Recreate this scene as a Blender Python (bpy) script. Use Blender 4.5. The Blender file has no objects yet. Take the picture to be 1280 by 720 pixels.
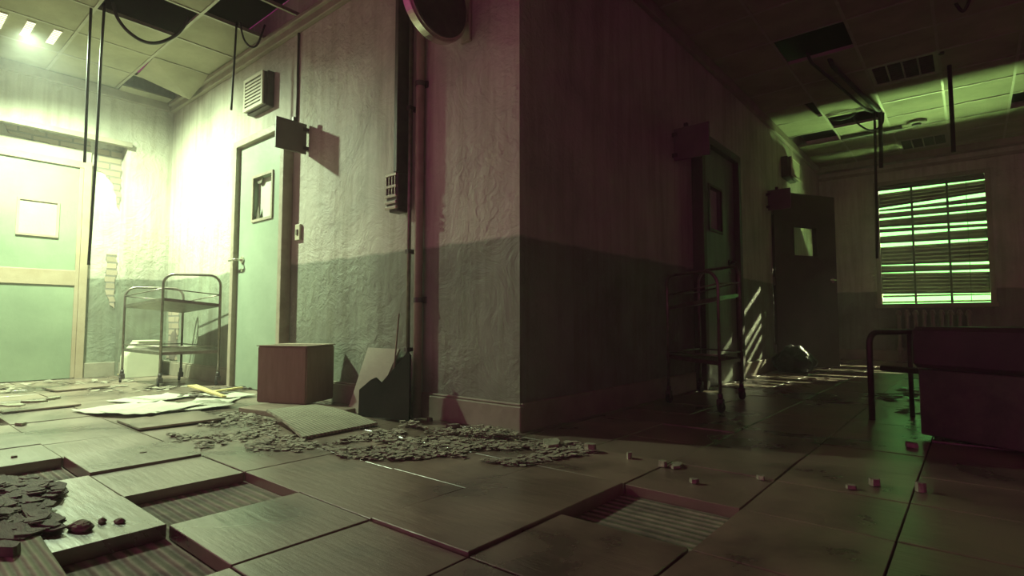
import bpy, bmesh, math, random
from mathutils import Vector, Matrix, noise
random.seed(7)
C = bpy.context.scene.collection
PI = math.pi

# ------------------------------------------------------------------ camera
FPX = 690.0
PITCH = math.atan(42 / FPX)
YAW = math.radians(39.8)
EYE = Vector((0, 0, .57))
FW = Vector((-math.sin(YAW) * math.cos(PITCH), math.cos(YAW) * math.cos(PITCH), math.sin(PITCH)))
RT = Vector((math.cos(YAW), math.sin(YAW), 0))
UP = RT.cross(FW)
cam_data = bpy.data.cameras.new('camera')
cam_data.sensor_width = 36
cam_data.lens = 36 * FPX / 1280
cam_data.clip_start = .02
cam = bpy.data.objects.new('camera', cam_data)
C.objects.link(cam)
cam.location = EYE
cam.rotation_euler = (PI / 2 + PITCH, 0, YAW)
bpy.context.scene.camera = cam

def at(px, py, axis, v):
    """point of the place where the sight line of a photo pixel meets the plane axis = v"""
    d = FW + RT * ((px - 640) / FPX) + UP * ((360 - py) / FPX)
    t = (v - EYE[axis]) / d[axis]
    return EYE + d * t

# ------------------------------------------------------------------ materials
def nodes_of(name):
    m = bpy.data.materials.new(name)
    m.use_nodes = True
    nt = m.node_tree
    return m, nt, nt.nodes['Principled BSDF']

def N(nt, kind, **kw):
    n = nt.nodes.new(kind)
    for k, v in kw.items():
        if k.startswith('i_'):
            n.inputs[k[2:].replace('_', ' ')].default_value = v
        else:
            setattr(n, k, v)
    return n

def rgb(c):
    return (c[0], c[1], c[2], 1)

def ramp(nt, stops):
    r = nt.nodes.new('ShaderNodeValToRGB')
    e = r.color_ramp.elements
    while len(e) < len(stops):
        e.new(.5)
    for k, (p, c) in enumerate(stops):
        e[k].position = p
        e[k].color = rgb(c) if not isinstance(c, (int, float)) else (c, c, c, 1)
    return r

def mottled(name, a, b, scale=6, rough=.7, metal=0, bump=.15, bscale=40, detail=6, stretch=None, bdist=.01):
    m, nt, p = nodes_of(name)
    tc = N(nt, 'ShaderNodeTexCoord')
    src = tc.outputs['Object']
    if stretch:
        mp = N(nt, 'ShaderNodeMapping')
        mp.inputs['Scale'].default_value = stretch
        nt.links.new(src, mp.inputs[0])
        src = mp.outputs[0]
    n1 = N(nt, 'ShaderNodeTexNoise', i_Scale=scale, i_Detail=detail, i_Roughness=.65)
    nt.links.new(src, n1.inputs['Vector'])
    r = ramp(nt, [(.3, a), (.7, b)])
    nt.links.new(n1.outputs[0], r.inputs[0])
    nt.links.new(r.outputs[0], p.inputs['Base Color'])
    n2 = N(nt, 'ShaderNodeTexNoise', i_Scale=bscale, i_Detail=4)
    nt.links.new(src, n2.inputs['Vector'])
    bp = N(nt, 'ShaderNodeBump', i_Strength=bump, i_Distance=bdist)
    nt.links.new(n2.outputs[0], bp.inputs['Height'])
    nt.links.new(bp.outputs[0], p.inputs['Normal'])
    p.inputs['Roughness'].default_value = rough
    p.inputs['Metallic'].default_value = metal
    return m

def plaster(name):
    """old wall: cream paint above, teal dado paint below, streaks, blotches and cracked skin"""
    m, nt, p = nodes_of(name)
    L = nt.links.new
    tc = N(nt, 'ShaderNodeTexCoord')
    sep = N(nt, 'ShaderNodeSeparateXYZ')
    L(tc.outputs['Object'], sep.inputs[0])
    nz = N(nt, 'ShaderNodeTexNoise', i_Scale=5, i_Detail=5)
    L(tc.outputs['Object'], nz.inputs['Vector'])
    ma = N(nt, 'ShaderNodeMath', operation='MULTIPLY_ADD')
    ma.inputs[1].default_value = .05
    L(nz.outputs[0], ma.inputs[0])
    L(sep.outputs['Z'], ma.inputs[2])
    edge = ramp(nt, [(.0, 0), (1, 1)])
    mr = N(nt, 'ShaderNodeMapRange')
    mr.inputs['From Min'].default_value = 1.035
    mr.inputs['From Max'].default_value = 1.055
    L(ma.outputs[0], mr.inputs['Value'])
    # blotches
    n1 = N(nt, 'ShaderNodeTexNoise', i_Scale=1.7, i_Detail=8, i_Roughness=.62)
    L(tc.outputs['Object'], n1.inputs['Vector'])
    up = ramp(nt, [(.3, (.38, .37, .31)), (.5, (.52, .50, .42)), (.72, (.60, .58, .48))])
    lo = ramp(nt, [(.3, (.16, .16, .125)), (.5, (.235, .255, .195)), (.72, (.31, .345, .26))])
    L(n1.outputs[0], up.inputs[0])
    L(n1.outputs[0], lo.inputs[0])
    mx = N(nt, 'ShaderNodeMix', data_type='RGBA')
    L(mr.outputs[0], mx.inputs[0])
    L(lo.outputs[0], mx.inputs[6])
    L(up.outputs[0], mx.inputs[7])
    # rain streaks running down
    mp = N(nt, 'ShaderNodeMapping')
    mp.inputs['Scale'].default_value = (7, 7, .55)
    L(tc.outputs['Object'], mp.inputs[0])
    n3 = N(nt, 'ShaderNodeTexNoise', i_Scale=2.0, i_Detail=5, i_Roughness=.6)
    L(mp.outputs[0], n3.inputs['Vector'])
    st = ramp(nt, [(.36, (.62, .57, .50)), (.56, (1, 1, 1))])
    L(n3.outputs[0], st.inputs[0])
    mu = N(nt, 'ShaderNodeMix', data_type='RGBA', blend_type='MULTIPLY')
    mu.inputs[0].default_value = .5
    L(mx.outputs[2], mu.inputs[6])
    L(st.outputs[0], mu.inputs[7])
    L(mu.outputs[2], p.inputs['Base Color'])
    p.inputs['Roughness'].default_value = .62
    # cracked skin: warped noise ridges, stronger in places
    nw = N(nt, 'ShaderNodeTexNoise', i_Scale=3.2, i_Detail=9, i_Roughness=.68, i_Distortion=1.2)
    L(tc.outputs['Object'], nw.inputs['Vector'])
    vo = N(nt, 'ShaderNodeTexNoise', i_Scale=16, i_Detail=6, i_Roughness=.6, i_Distortion=.6)
    L(tc.outputs['Object'], vo.inputs['Vector'])
    nm = N(nt, 'ShaderNodeTexNoise', i_Scale=.9, i_Detail=2)
    L(tc.outputs['Object'], nm.inputs['Vector'])
    mk = ramp(nt, [(.42, .12), (.6, 1)])
    L(nm.outputs[0], mk.inputs[0])
    mm = N(nt, 'ShaderNodeMath', operation='MULTIPLY')
    L(vo.outputs[0], mm.inputs[0])
    L(mk.outputs[0], mm.inputs[1])
    b1 = N(nt, 'ShaderNodeBump', i_Strength=.9, i_Distance=.018)
    L(nw.outputs[0], b1.inputs['Height'])
    b2 = N(nt, 'ShaderNodeBump', i_Strength=.9, i_Distance=.018)
    L(mm.outputs[0], b2.inputs['Height'])
    L(b1.outputs[0], b2.inputs['Normal'])
    L(b2.outputs[0], p.inputs['Normal'])
    return m

def tile_mat(name, base, dirt, rough=.42, grain=True):
    m, nt, p = nodes_of(name)
    L = nt.links.new
    tc = N(nt, 'ShaderNodeTexCoord')
    ge = N(nt, 'ShaderNodeNewGeometry')
    n1 = N(nt, 'ShaderNodeTexNoise', i_Scale=1.5, i_Detail=8, i_Roughness=.6, i_Distortion=.4)
    L(ge.outputs['Position'], n1.inputs['Vector'])
    r = ramp(nt, [(.38, dirt), (.56, base)])
    L(n1.outputs[0], r.inputs[0])
    hue = N(nt, 'ShaderNodeMapRange')
    hue.inputs['To Min'].default_value = .8
    hue.inputs['To Max'].default_value = 1.12
    L(ge.outputs['Random Per Island'], hue.inputs['Value'])
    mu = N(nt, 'ShaderNodeVectorMath', operation='SCALE')
    L(r.outputs[0], mu.inputs[0])
    L(hue.outputs[0], mu.inputs['Scale'])
    L(mu.outputs[0], p.inputs['Base Color'])
    mp = N(nt, 'ShaderNodeMapping')
    mp.inputs['Scale'].default_value = (1, 9, 1)
    L(ge.outputs['Position'], mp.inputs[0])
    n2 = N(nt, 'ShaderNodeTexNoise', i_Scale=4, i_Detail=7, i_Roughness=.6)
    L(mp.outputs[0], n2.inputs['Vector'])
    p.inputs['IOR'].default_value = 2.3
    rr = N(nt, 'ShaderNodeMapRange')
    rr.inputs['To Min'].default_value = rough - .14
    rr.inputs['To Max'].default_value = rough + .2
    L(n1.outputs[0], rr.inputs['Value'])
    L(rr.outputs[0], p.inputs['Roughness'])
    b = N(nt, 'ShaderNodeBump', i_Strength=.35, i_Distance=.006)
    L(n2.outputs[0], b.inputs['Height'])
    L(b.outputs[0], p.inputs['Normal'])
    return m

def ribbed(name, a, b, pitch, axis='X', coord='Object', depth=.004, rough=.8):
    m, nt, p = nodes_of(name)
    L = nt.links.new
    tc = N(nt, 'ShaderNodeTexCoord')
    w = N(nt, 'ShaderNodeTexWave', wave_type='BANDS', bands_direction=axis, i_Scale=.314159 / pitch, i_Distortion=.25, i_Detail=2)
    L(tc.outputs[coord], w.inputs['Vector'])
    n = N(nt, 'ShaderNodeTexNoise', i_Scale=9, i_Detail=7, i_Roughness=.7)
    L(tc.outputs[coord], n.inputs['Vector'])
    r = ramp(nt, [(.35, a), (.65, b)])
    L(n.outputs[0], r.inputs[0])
    mr = N(nt, 'ShaderNodeMapRange')
    mr.inputs['To Min'].default_value = .7
    mr.inputs['To Max'].default_value = 1.15
    L(w.outputs[0], mr.inputs['Value'])
    sc_ = N(nt, 'ShaderNodeVectorMath', operation='SCALE')
    L(r.outputs[0], sc_.inputs[0])
    L(mr.outputs[0], sc_.inputs['Scale'])
    L(sc_.outputs[0], p.inputs['Base Color'])
    bp = N(nt, 'ShaderNodeBump', i_Strength=1, i_Distance=depth)
    L(w.outputs[0], bp.inputs['Height'])
    b2 = N(nt, 'ShaderNodeBump', i_Strength=.6, i_Distance=.01)
    L(n.outputs[0], b2.inputs['Height'])
    L(bp.outputs[0], b2.inputs['Normal'])
    L(b2.outputs[0], p.inputs['Normal'])
    p.inputs['Roughness'].default_value = rough
    return m

def brick(name):
    m, nt, p = nodes_of(name)
    L = nt.links.new
    tc = N(nt, 'ShaderNodeTexCoord')
    sp = N(nt, 'ShaderNodeSeparateXYZ')
    L(tc.outputs['Object'], sp.inputs[0])
    ad = N(nt, 'ShaderNodeMath', operation='ADD')
    L(sp.outputs['X'], ad.inputs[0])
    L(sp.outputs['Y'], ad.inputs[1])
    cb = N(nt, 'ShaderNodeCombineXYZ')
    L(ad.outputs[0], cb.inputs[0])
    L(sp.outputs['Z'], cb.inputs[1])
    bt = N(nt, 'ShaderNodeTexBrick', i_Scale=1)
    bt.inputs['Color1'].default_value = rgb((.42, .34, .26))
    bt.inputs['Color2'].default_value = rgb((.33, .27, .2))
    bt.inputs['Mortar'].default_value = rgb((.22, .2, .17))
    bt.inputs['Brick Width'].default_value = .21
    bt.inputs['Row Height'].default_value = .07
    bt.inputs['Mortar Size'].default_value = .009
    L(cb.outputs[0], bt.inputs['Vector'])
    L(bt.outputs[0], p.inputs['Base Color'])
    b = N(nt, 'ShaderNodeBump', i_Strength=.8, i_Distance=.01, invert=True)
    L(bt.outputs['Fac'], b.inputs['Height'])
    L(b.outputs[0], p.inputs['Normal'])
    p.inputs['Roughness'].default_value = .9
    return m

def glow(name, col, s):
    m = bpy.data.materials.new(name)
    m.use_nodes = True
    nt = m.node_tree
    nt.nodes.clear()
    o = nt.nodes.new('ShaderNodeOutputMaterial')
    e = nt.nodes.new('ShaderNodeEmission')
    e.inputs[0].default_value = rgb(col)
    e.inputs[1].default_value = s
    nt.links.new(e.outputs[0], o.inputs[0])
    return m

M = {}
M['plaster'] = plaster('old_plaster')
M['tile'] = tile_mat('floor_tile_glaze', (.28, .205, .158), (.09, .064, .05), .27)
M['screed'] = ribbed('combed_mortar', (.17, .14, .11), (.38, .33, .25), .036, 'Y', 'Object', .012)
M['ribback'] = ribbed('ribbed_tile_back', (.30, .28, .2), (.42, .40, .29), .02, 'Y', 'Object', .004)
M['ceil'] = mottled('ceiling_panel', (.24, .23, .16), (.40, .38, .27), 2.2, .9, 0, .5, 90, 8, None, .004)
M['grid'] = mottled('ceiling_grid_metal', (.30, .28, .22), (.42, .4, .32), 8, .5, .2, .05)
M['trimpaint'] = mottled('trim_paint', (.24, .21, .16), (.36, .32, .25), 5, .55, 0, .25, 20)
M['frame'] = mottled('frame_paint', (.30, .25, .19), (.44, .38, .30), 9, .5, 0, .35, 30)
M['peach'] = mottled('peach_wood_paint', (.34, .26, .18), (.42, .34, .25), 6, .5, 0, .2, 20)
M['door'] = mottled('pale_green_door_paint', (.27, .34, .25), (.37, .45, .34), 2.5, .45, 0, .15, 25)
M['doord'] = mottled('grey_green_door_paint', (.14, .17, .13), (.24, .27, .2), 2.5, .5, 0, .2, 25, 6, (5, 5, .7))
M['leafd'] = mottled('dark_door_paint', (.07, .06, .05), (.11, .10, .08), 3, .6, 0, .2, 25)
M['teal'] = mottled('teal_door_panel', (.20, .25, .17), (.29, .35, .24), 1.6, .5, 0, .15, 20)
M['metal'] = mottled('tarnished_metal', (.16, .14, .12), (.30, .27, .22), 20, .38, .7, .1, 60)
M['metald'] = mottled('dark_enamel_metal', (.06, .05, .05), (.12, .10, .09), 12, .45, .3, .1, 50)
M['chrome'] = mottled('worn_chrome', (.55, .52, .45), (.7, .66, .56), 20, .25, .8, .05, 60)
M['plastic'] = mottled('aged_plastic', (.48, .44, .33), (.6, .56, .42), 8, .5, 0, .05, 30)
M['white'] = mottled('yellowed_white_plastic', (.58, .58, .44), (.68, .68, .52), 5, .5, 0, .05, 30)
M['rubber'] = mottled('black_rubber', (.02, .02, .02), (.045, .04, .04), 20, .7, 0, .1, 60)
M['cord'] = mottled('cable_sheath', (.015, .012, .012), (.03, .025, .025), 20, .55, 0, .05, 60)
M['card'] = mottled('brown_card', (.27, .18, .145), (.36, .25, .20), 4, .85, 0, .2, 20, 6, (6, 6, 1))
M['cardtop'] = mottled('pale_card', (.38, .32, .24), (.48, .4, .3), 5, .85, 0, .1, 20)
M['board'] = mottled('grey_board', (.36, .34, .27), (.46, .44, .34), 3, .8, 0, .2, 30)
M['plank'] = mottled('weathered_plank', (.22, .17, .13), (.34, .27, .2), 5, .8, 0, .3, 20, 6, (1, 8, 8))
M['paper'] = mottled('dirty_paper', (.50, .50, .41), (.66, .65, .53), 6, .8, 0, .1, 15)
M['split'] = mottled('fresh_split_wood', (.60, .48, .20), (.75, .62, .3), 10, .7, 0, .3, 40, 6, (1, 6, 6))
M['flake'] = mottled('plaster_flake', (.22, .19, .15), (.42, .38, .29), 14, .85, 0, .5, 60)
M['flaked'] = mottled('peeled_lino_flake', (.11, .09, .075), (.22, .18, .15), 8, .8, 0, .5, 40, 6, (1, 4, 1))
M['stone'] = mottled('broken_tile_body', (.20, .18, .13), (.42, .4, .3), 25, .9, 0, .8, 60)
M['brick'] = brick('bare_brick')
M['blind'] = mottled('dusty_blind_slat', (.10, .085, .07), (.15, .13, .1), 5, .6, 0, .1, 30)
M['radiator'] = mottled('radiator_enamel', (.20, .17, .14), (.3, .26, .2), 6, .5, 0, .15, 30)
M['sign'] = mottled('sign_enamel', (.14, .12, .11), (.2, .17, .15), 4, .5, 0, .05, 30)
M['mattress'] = mottled('stained_vinyl', (.05, .04, .04), (.09, .07, .07), 4, .6, 0, .2, 12)
M['bag'] = mottled('black_bin_bag', (.012, .01, .01), (.025, .02, .02), 10, .5, 0, .9, 9, 6, None, .05)
M['shadow'] = mottled('painted_shade', (.012, .009, .008), (.022, .016, .014), 5, .9, 0, .2, 20)  # near-black colour stands in for shade
M['shadow'].node_tree.nodes['Principled BSDF'].inputs['Specular IOR Level'].default_value = .05
M['tube'] = glow('lit_fluorescent_tube', (.95, 1, .66), 2.2)
M['daylight'] = glow('green_daylight_outside', (.92, 3.4, .75), 1.0)
M['glass'] = mottled('smoked_glass', (.03, .035, .03), (.05, .055, .045), 5, .15, 0, .05, 10)
M['panelglow'] = mottled('pale_boarding', (.46, .54, .42), (.58, .66, .52), 6, .5, 0, .1, 20)

# ------------------------------------------------------------------ mesh helpers
def bx(bm, x0, x1, y0, y1, z0, z1, mat=None, bev=0):
    if x0 > x1: x0, x1 = x1, x0
    if y0 > y1: y0, y1 = y1, y0
    if z0 > z1: z0, z1 = z1, z0
    v = [bm.verts.new(p) for p in ((x0, y0, z0), (x1, y0, z0), (x1, y1, z0), (x0, y1, z0), (x0, y0, z1), (x1, y0, z1), (x1, y1, z1), (x0, y1, z1))]
    fs = [bm.faces.new([v[i] for i in f]) for f in ((3, 2, 1, 0), (4, 5, 6, 7), (0, 1, 5, 4), (1, 2, 6, 5), (2, 3, 7, 6), (3, 0, 4, 7))]
    if mat is not None:
        for q in v:
            q.co = mat @ q.co
    if bev:
        es = {e for f in fs for e in f.edges}
        bmesh.ops.bevel(bm, geom=list(es), offset=bev, segments=2, affect='EDGES', profile=.5)
    return bm

def B(*boxes, bev=0):
    bm = bmesh.new()
    for b in boxes:
        bx(bm, *b, bev=bev)
    return bm

def tube(bm, pts, r, seg=8, cap=True, closed=False):
    pts = [Vector(p) for p in pts]
    rings = []
    n = len(pts)
    ref = None
    for i, p in enumerate(pts):
        if closed:
            t = (pts[(i + 1) % n] - pts[i - 1]).normalized()
        else:
            t = (pts[min(i + 1, n - 1)] - pts[max(i - 1, 0)]).normalized()
        if ref is None:
            a = Vector((0, 0, 1)) if abs(t.z) < .9 else Vector((1, 0, 0))
            ref = t.cross(a).normalized()
        ref = (ref - t * ref.dot(t)).normalized()
        b = t.cross(ref)
        rr = r[i] if isinstance(r, (list, tuple)) else r
        rings.append([bm.verts.new(p + (ref * math.cos(2 * PI * k / seg) + b * math.sin(2 * PI * k / seg)) * rr) for k in range(seg)])
    m = n if closed else n - 1
    for i in range(m):
        A, D = rings[i], rings[(i + 1) % n]
        for k in range(seg):
            f = bm.faces.new((A[k], A[(k + 1) % seg], D[(k + 1) % seg], D[k]))
            f.smooth = True
    if cap and not closed:
        bm.faces.new(rings[0][::-1])
        bm.faces.new(rings[-1])
    return bm

def T(pts, r, seg=8, closed=False):
    return tube(bmesh.new(), pts, r, seg, closed=closed)

def disc(bm, c, axis, r, h, seg=48, bev=0):
    """cylinder centred at c, along axis"""
    a = Vector(axis).normalized()
    q = a.to_track_quat('Z', 'Y').to_matrix().to_4x4()
    ret = bmesh.ops.create_cone(bm, cap_ends=True, segments=seg, radius1=r, radius2=r, depth=h, matrix=Matrix.Translation(c) @ q)
    if bev:
        es = {e for v in ret['verts'] for e in v.link_edges if len(e.link_faces) == 2 and e.calc_face_angle() > 1}
        bmesh.ops.bevel(bm, geom=list(es), offset=bev, segments=2, affect='EDGES')
    return bm

def slab(bm, p, th, bev=0):
    """slab from 4 top corners (counter-clockwise from above), thickness th downwards along its normal"""
    p = [Vector(q) for q in p]
    n = (p[2] - p[0]).cross(p[3] - p[1]).normalized()
    if n.z < 0: n = -n
    a = [bm.verts.new(q) for q in p]
    b = [bm.verts.new(q - n * th) for q in p]
    fs = [bm.faces.new(a), bm.faces.new(b[::-1])]
    for i in range(4):
        j = (i + 1) % 4
        fs.append(bm.faces.new((a[i], b[i], b[j], a[j])))
    if bev:
        bmesh.ops.bevel(bm, geom=list({e for f in fs for e in f.edges}), offset=bev, segments=1, affect='EDGES')
    return bm

def world_of(parent):
    v = Vector((0, 0, 0))
    while parent is not None:
        v += parent.location
        parent = parent.parent
    return v

def obj(name, bm, mat, parent=None, origin=None, smooth=False):
    """one mesh object; bm is given in place coordinates"""
    o_w = world_of(parent) if parent is not None else (Vector(origin) if origin is not None else Vector((0, 0, 0)))
    bmesh.ops.translate(bm, verts=bm.verts, vec=-o_w)
    bmesh.ops.recalc_face_normals(bm, faces=bm.faces)
    me = bpy.data.meshes.new(name)
    bm.to_mesh(me)
    bm.free()
    if smooth:
        for f in me.polygons: f.use_smooth = True
    me.materials.append(mat)
    o = bpy.data.objects.new(name, me)
    C.objects.link(o)
    if parent is None:
        o.location = o_w
    else:
        o.parent = parent
    return o

def thing(name, label, cat, loc, group=None):
    o = bpy.data.objects.new(name, None)
    o.empty_display_size = .1
    C.objects.link(o)
    o.location = loc
    o['label'] = label
    o['category'] = cat
    if group: o['group'] = group
    return o

def tag(o, label, cat, group=None):
    o['label'] = label
    o['category'] = cat
    if group: o['group'] = group
    return o

def struct(name, bm, mat, parent=None):
    o = obj(name, bm, mat, parent)
    if parent is None: o['kind'] = 'structure'
    return o

def dup(o, parent=None):
    c = o.copy()
    C.objects.link(c)
    c.parent = parent
    for ch in [x for x in C.objects if x.parent == o]:
        dup(ch, c)
    return c

# ------------------------------------------------------------------ dimensions of the place
XA, YB, XD, YE, ZC = -6.81, 2.235, -1.81, 9.85, 3.0
GX, GY = .393, .39           # floor tile pitch
CX, CY = .5555, .56          # ceiling panel pitch

# ------------------------------------------------------------------ walls
struct('wall_back', B((XA - .2, XD, YB, YB + .2, 0, 3.25)), M['plaster'])
bm = B((XD - .2, XD, YB + .2, YE, 0, 3.25))
wd = struct('wall_middle', bm, M['plaster'])
# left wall with the wide recessed entrance
R0, R1, RZ = -.35, 1.81, 2.46
wl = struct('wall_left', B((XA - .2, XA, R1, YB, 0, 3.25), (XA - .2, XA, R0, R1, RZ, 3.25), (XA - .2, XA, -1.6, R0, 0, 3.25)), M['plaster'])
struct('trim_1', B((XA - .02, XA + .045, R0 - .05, R1 + .03, RZ - .05, RZ)), M['trimpaint'])
struct('wall_recess', B((XA - .3, XA - .14, R0, R1, 0, RZ)), M['plaster'])
# window wall
WX0, WX1, WZ0, WZ1 = -1.02, .2, .83, 2.6
struct('wall_far', B((XD - .2, WX0, YE, YE + .08, 0, 3.25), (WX1, 2.6, YE, YE + .08, 0, 3.25), (WX0, WX1, YE, YE + .08, 0, WZ0), (WX0, WX1, YE, YE + .08, WZ1, 3.25), (XD - .2, 2.6, YE, YE + .08, 3.25, 3.5)), M['plaster'])
struct('trim_2', B((XD, 2.6, YE - .05, YE, 2.80, 2.84), (XD, 2.6, YE - .14, YE, 2.91, 3.0)), M['trimpaint'])
# crown moulding
def crown(name, boxes):
    struct(name, B(*boxes, bev=.008), M['trimpaint'])
crown('trim_3', [(XA, XD + .01, YB - .045, YB, 2.90, 2.995), (XA, XD + .01, YB - .075, YB, 2.955, 2.995)])
crown('trim_4', [(XA, XA + .045, -1.6, YB - .05, 2.90, 2.995)])
crown('trim_5', [(XD, XD + .045, YB, YE, 2.90, 2.995)])
# baseboards
def base(name, b):
    bm = bmesh.new()
    for q in b: bx(bm, *q, bev=.006)
    struct(name, bm, M['trimpaint'])
base('baseboard_back', [(XA, -5.08, YB - .022, YB, 0, .135), (XA, -5.08, YB - .014, YB, .135, .15), (-4.13, XD + .022, YB - .022, YB, 0, .135), (-4.13, XD + .014, YB - .014, YB, .135, .15)])
base('baseboard_left', [(XA, XA + .022, R1, YB - .022, 0, .15)])
base('baseboard_recess', [(XA - .14, XA - .115, 1.54, R1, 0, .15)])
base('baseboard_middle', [(XD, XD + .022, YB, 4.55, 0, .15), (XD, XD + .022, 5.62, YE, 0, .15)])
base('baseboard_far', [(XD + .022, 2.6, YE - .022, YE, 0, .15)])

# bare-brick patches where the plaster has come away, plus one painted hole shade
def patch(name, pts, plane, d, parent, mat):
    """irregular thin sheet on a wall; pts are (u, z), plane 'X' (u = Y) or 'Y' (u = X)"""
    bm = bmesh.new()
    ring = []
    n = len(pts)
    for i in range(n):
        a, b = Vector(pts[i] + (0,)), Vector(pts[(i + 1) % n] + (0,))
        k = max(1, int((b - a).length / .03))
        for j in range(k):
            q = a.lerp(b, j / k)
            w = 0 if j == 0 else .012
            ring.append((q.x + random.uniform(-w, w), q.y + random.uniform(-w, w)))
    def P(u, z, o):
        return (plane[1] + o, u, z) if plane[0] == 'X' else (u, plane[1] + o, z)
    f = [bm.verts.new(P(u, z, d)) for u, z in ring]
    g = [bm.verts.new(P(u, z, 0)) for u, z in ring]
    bm.faces.new(f)
    for i in range(len(f)):
        j = (i + 1) % len(f)
        bm.faces.new((f[i], f[j], g[j], g[i]))
    return obj(name, bm, mat, parent)
patch('brick_and_shade_patch', [(1.56, 2.38), (1.80, 2.40), (1.80, 1.75), (1.77, 1.80), (1.74, 2.0), (1.66, 2.12), (1.56, 2.15)], ('X', XA - .14), .006, wl, M['brick'])
patch('brick_and_shade_patch', [(1.70, 1.28), (1.79, 1.28), (1.79, .7), (1.74, .78), (1.70, .9)], ('X', XA - .14), .006, wl, M['brick'])
wb = bpy.data.objects['wall_back']
patch('brick_and_shade_patch', [(-6.74, .72), (-6.45, .70), (-6.42, .5), (-6.5, .3), (-6.45, .17), (-6.76, .17), (-6.70, .4)], ('Y', YB), -.006, wb, M['brick'])
patch('brick_and_shade_patch', [(-6.62, .44), (-6.5, .5), (-6.44, .3), (-6.50, .17), (-6.66, .17)], ('Y', YB - .006), -.003, wb, M['flaked'])  # dark sheet painted for the shade inside a plaster hole

# ------------------------------------------------------------------ floor: combed mortar bed and square tiles
struct('floor', B((-8, 2.6, -1.6, YE + .2, -.08, -.034)), M['screed'])
missing = {(2, 0), (4, -1), (1, -1), (-1, 2), (8, -1), (9, 8)}
slabcells = {(0, 1), (0, 2)}
lift = {(5, -1): .006, (4, 0): .011, (2, -1): .006, (3, -1): .004, (1, 0): .003, (1, -2): 0, (3, 0): .001, (6, -1): .010,
        (5, 0): .002, (0, 3): .004, (0, 0): .0, (2, 1): .002, (3, 1): .004}
bm = bmesh.new()
rt = random.Random(3)
for i in range(-9, 16):
    for j in range(-6, 25):
        x1 = -.96 - GX * i
        x0 = x1 - GX
        y0 = .597 + GY * j
        y1 = y0 + GY
        if (i, j) in missing or (i, j) in slabcells: continue
        if x1 < XD + .05 and y0 > YB: continue
        if x1 < XA - .2: continue
        h = lift.get((i, j), rt.choice((0, 0, .001, .002, .004)))
        g = .0022
        tz = [h + rt.uniform(-.0012, .0012) for _ in range(4)]
        slab(bm, [(x0 + g, y0 + g, tz[0]), (x1 - g, y0 + g, tz[1]), (x1 - g, y1 - g, tz[2]), (x0 + g, y1 - g, tz[3])], .034 + h, bev=.0018)
ft = struct('floor_tiles', bm, M['tile'])
ft.name = 'floor_tiles'

def loose(name, corners, th, mat, label, cat, group=None, bev=.002):
    c = sum((Vector(q) for q in corners), Vector()) / 4
    low = min(q[2] for q in corners) - th
    o = obj(name, slab(bmesh.new(), corners, th, bev), mat, None, (c.x, c.y, low))
    return tag(o, label, cat, group)

x0, x1, y0, y1 = -.96 - GX + .003, -.96 - .003, .597 + GY + .003, .597 + 3 * GY - .003
loose('floor_slab', [(x0, y0, .008), (x1, y0, .012), (x1, y1, .008), (x0, y1, .003)], .042, M['tile'], 'long brown floor slab standing slightly proud beside the open pit at right', 'floor tile')
# displaced tiles
p = [at(43, 487, 2, .02), at(55, 492, 2, .02), at(132, 484, 2, .02), at(116, 479, 2, .02)]
a = Vector((-6.02, 1.06, 0)); u = Vector((.37, .03, 0)); v = Vector((-.03, .37, 0))
loose('floor_tile', [(a.x, a.y, .022), (*(a + u).xy, .022), (*(a + u + v).xy, .026), (*(a + v).xy, .026)], .012, M['tile'], 'loose floor tile lying on the floor in front of the wide entrance', 'floor tile')
a = Vector((-3.75, 1.0, 0)); u = Vector((.42, -.01, 0)); v = Vector((.02, .42, 0))
loose('floor_tile', [(*a.xy, .014), (*(a + u).xy, .02), (*(a + u + v).xy, .022), (*(a + v).xy, .018)], .012, M['tile'], 'lifted floor tile between the papers and the peeling flakes', 'floor tile')
a = Vector((-5.0, .62, 0)); u = Vector((.39, 0.02, 0)); v = Vector((-.02, .39, 0))
loose('floor_tile', [(*a.xy, .014), (*(a + u).xy, .014), (*(a + u + v).xy, .018), (*(a + v).xy, .016)], .011, M['tile'], 'loose floor tile at the left edge beyond the first open pit', 'floor tile')
# ribbed tile, underside up, near corner of the photo
loose('ribbed_tile', [(-1.89, -.05, .016), (-1.50, -.06, .010), (-1.50, .333, .013), (-1.885, .345, .018)], .012, M['ribback'], 'ribbed tile lying underside up at the bottom left corner', 'floor tile')
# ribbed tile leaning on the plank in front of the box
p1, p2, p4, p3 = at(333, 512, 2, .07), at(395, 505, 2, .075), at(472, 528, 2, .022), at(378, 546, 2, .018)
cen = (p1 + p2 + p3 + p4) / 4
rb = bmesh.new()
nseg = 6
gridv = []
for iu in range(nseg + 1):
    row = []
    for iv in range(nseg + 1):
        a_ = p1.lerp(p3, iu / nseg).lerp(p2.lerp(p4, iu / nseg), iv / nseg)
        a_.z += .012 * math.sin(PI * iu / nseg)
        row.append(a_)
    gridv.append(row)
top = [[rb.verts.new(q) for q in r] for r in gridv]
bot = [[rb.verts.new(q - Vector((0, 0, .013))) for q in r] for r in gridv]
for iu in range(nseg):
    for iv in range(nseg):
        rb.faces.new((top[iu][iv], top[iu + 1][iv], top[iu + 1][iv + 1], top[iu][iv + 1]))
        rb.faces.new((bot[iu][iv], bot[iu][iv + 1], bot[iu + 1][iv + 1], bot[iu + 1][iv]))
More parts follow.
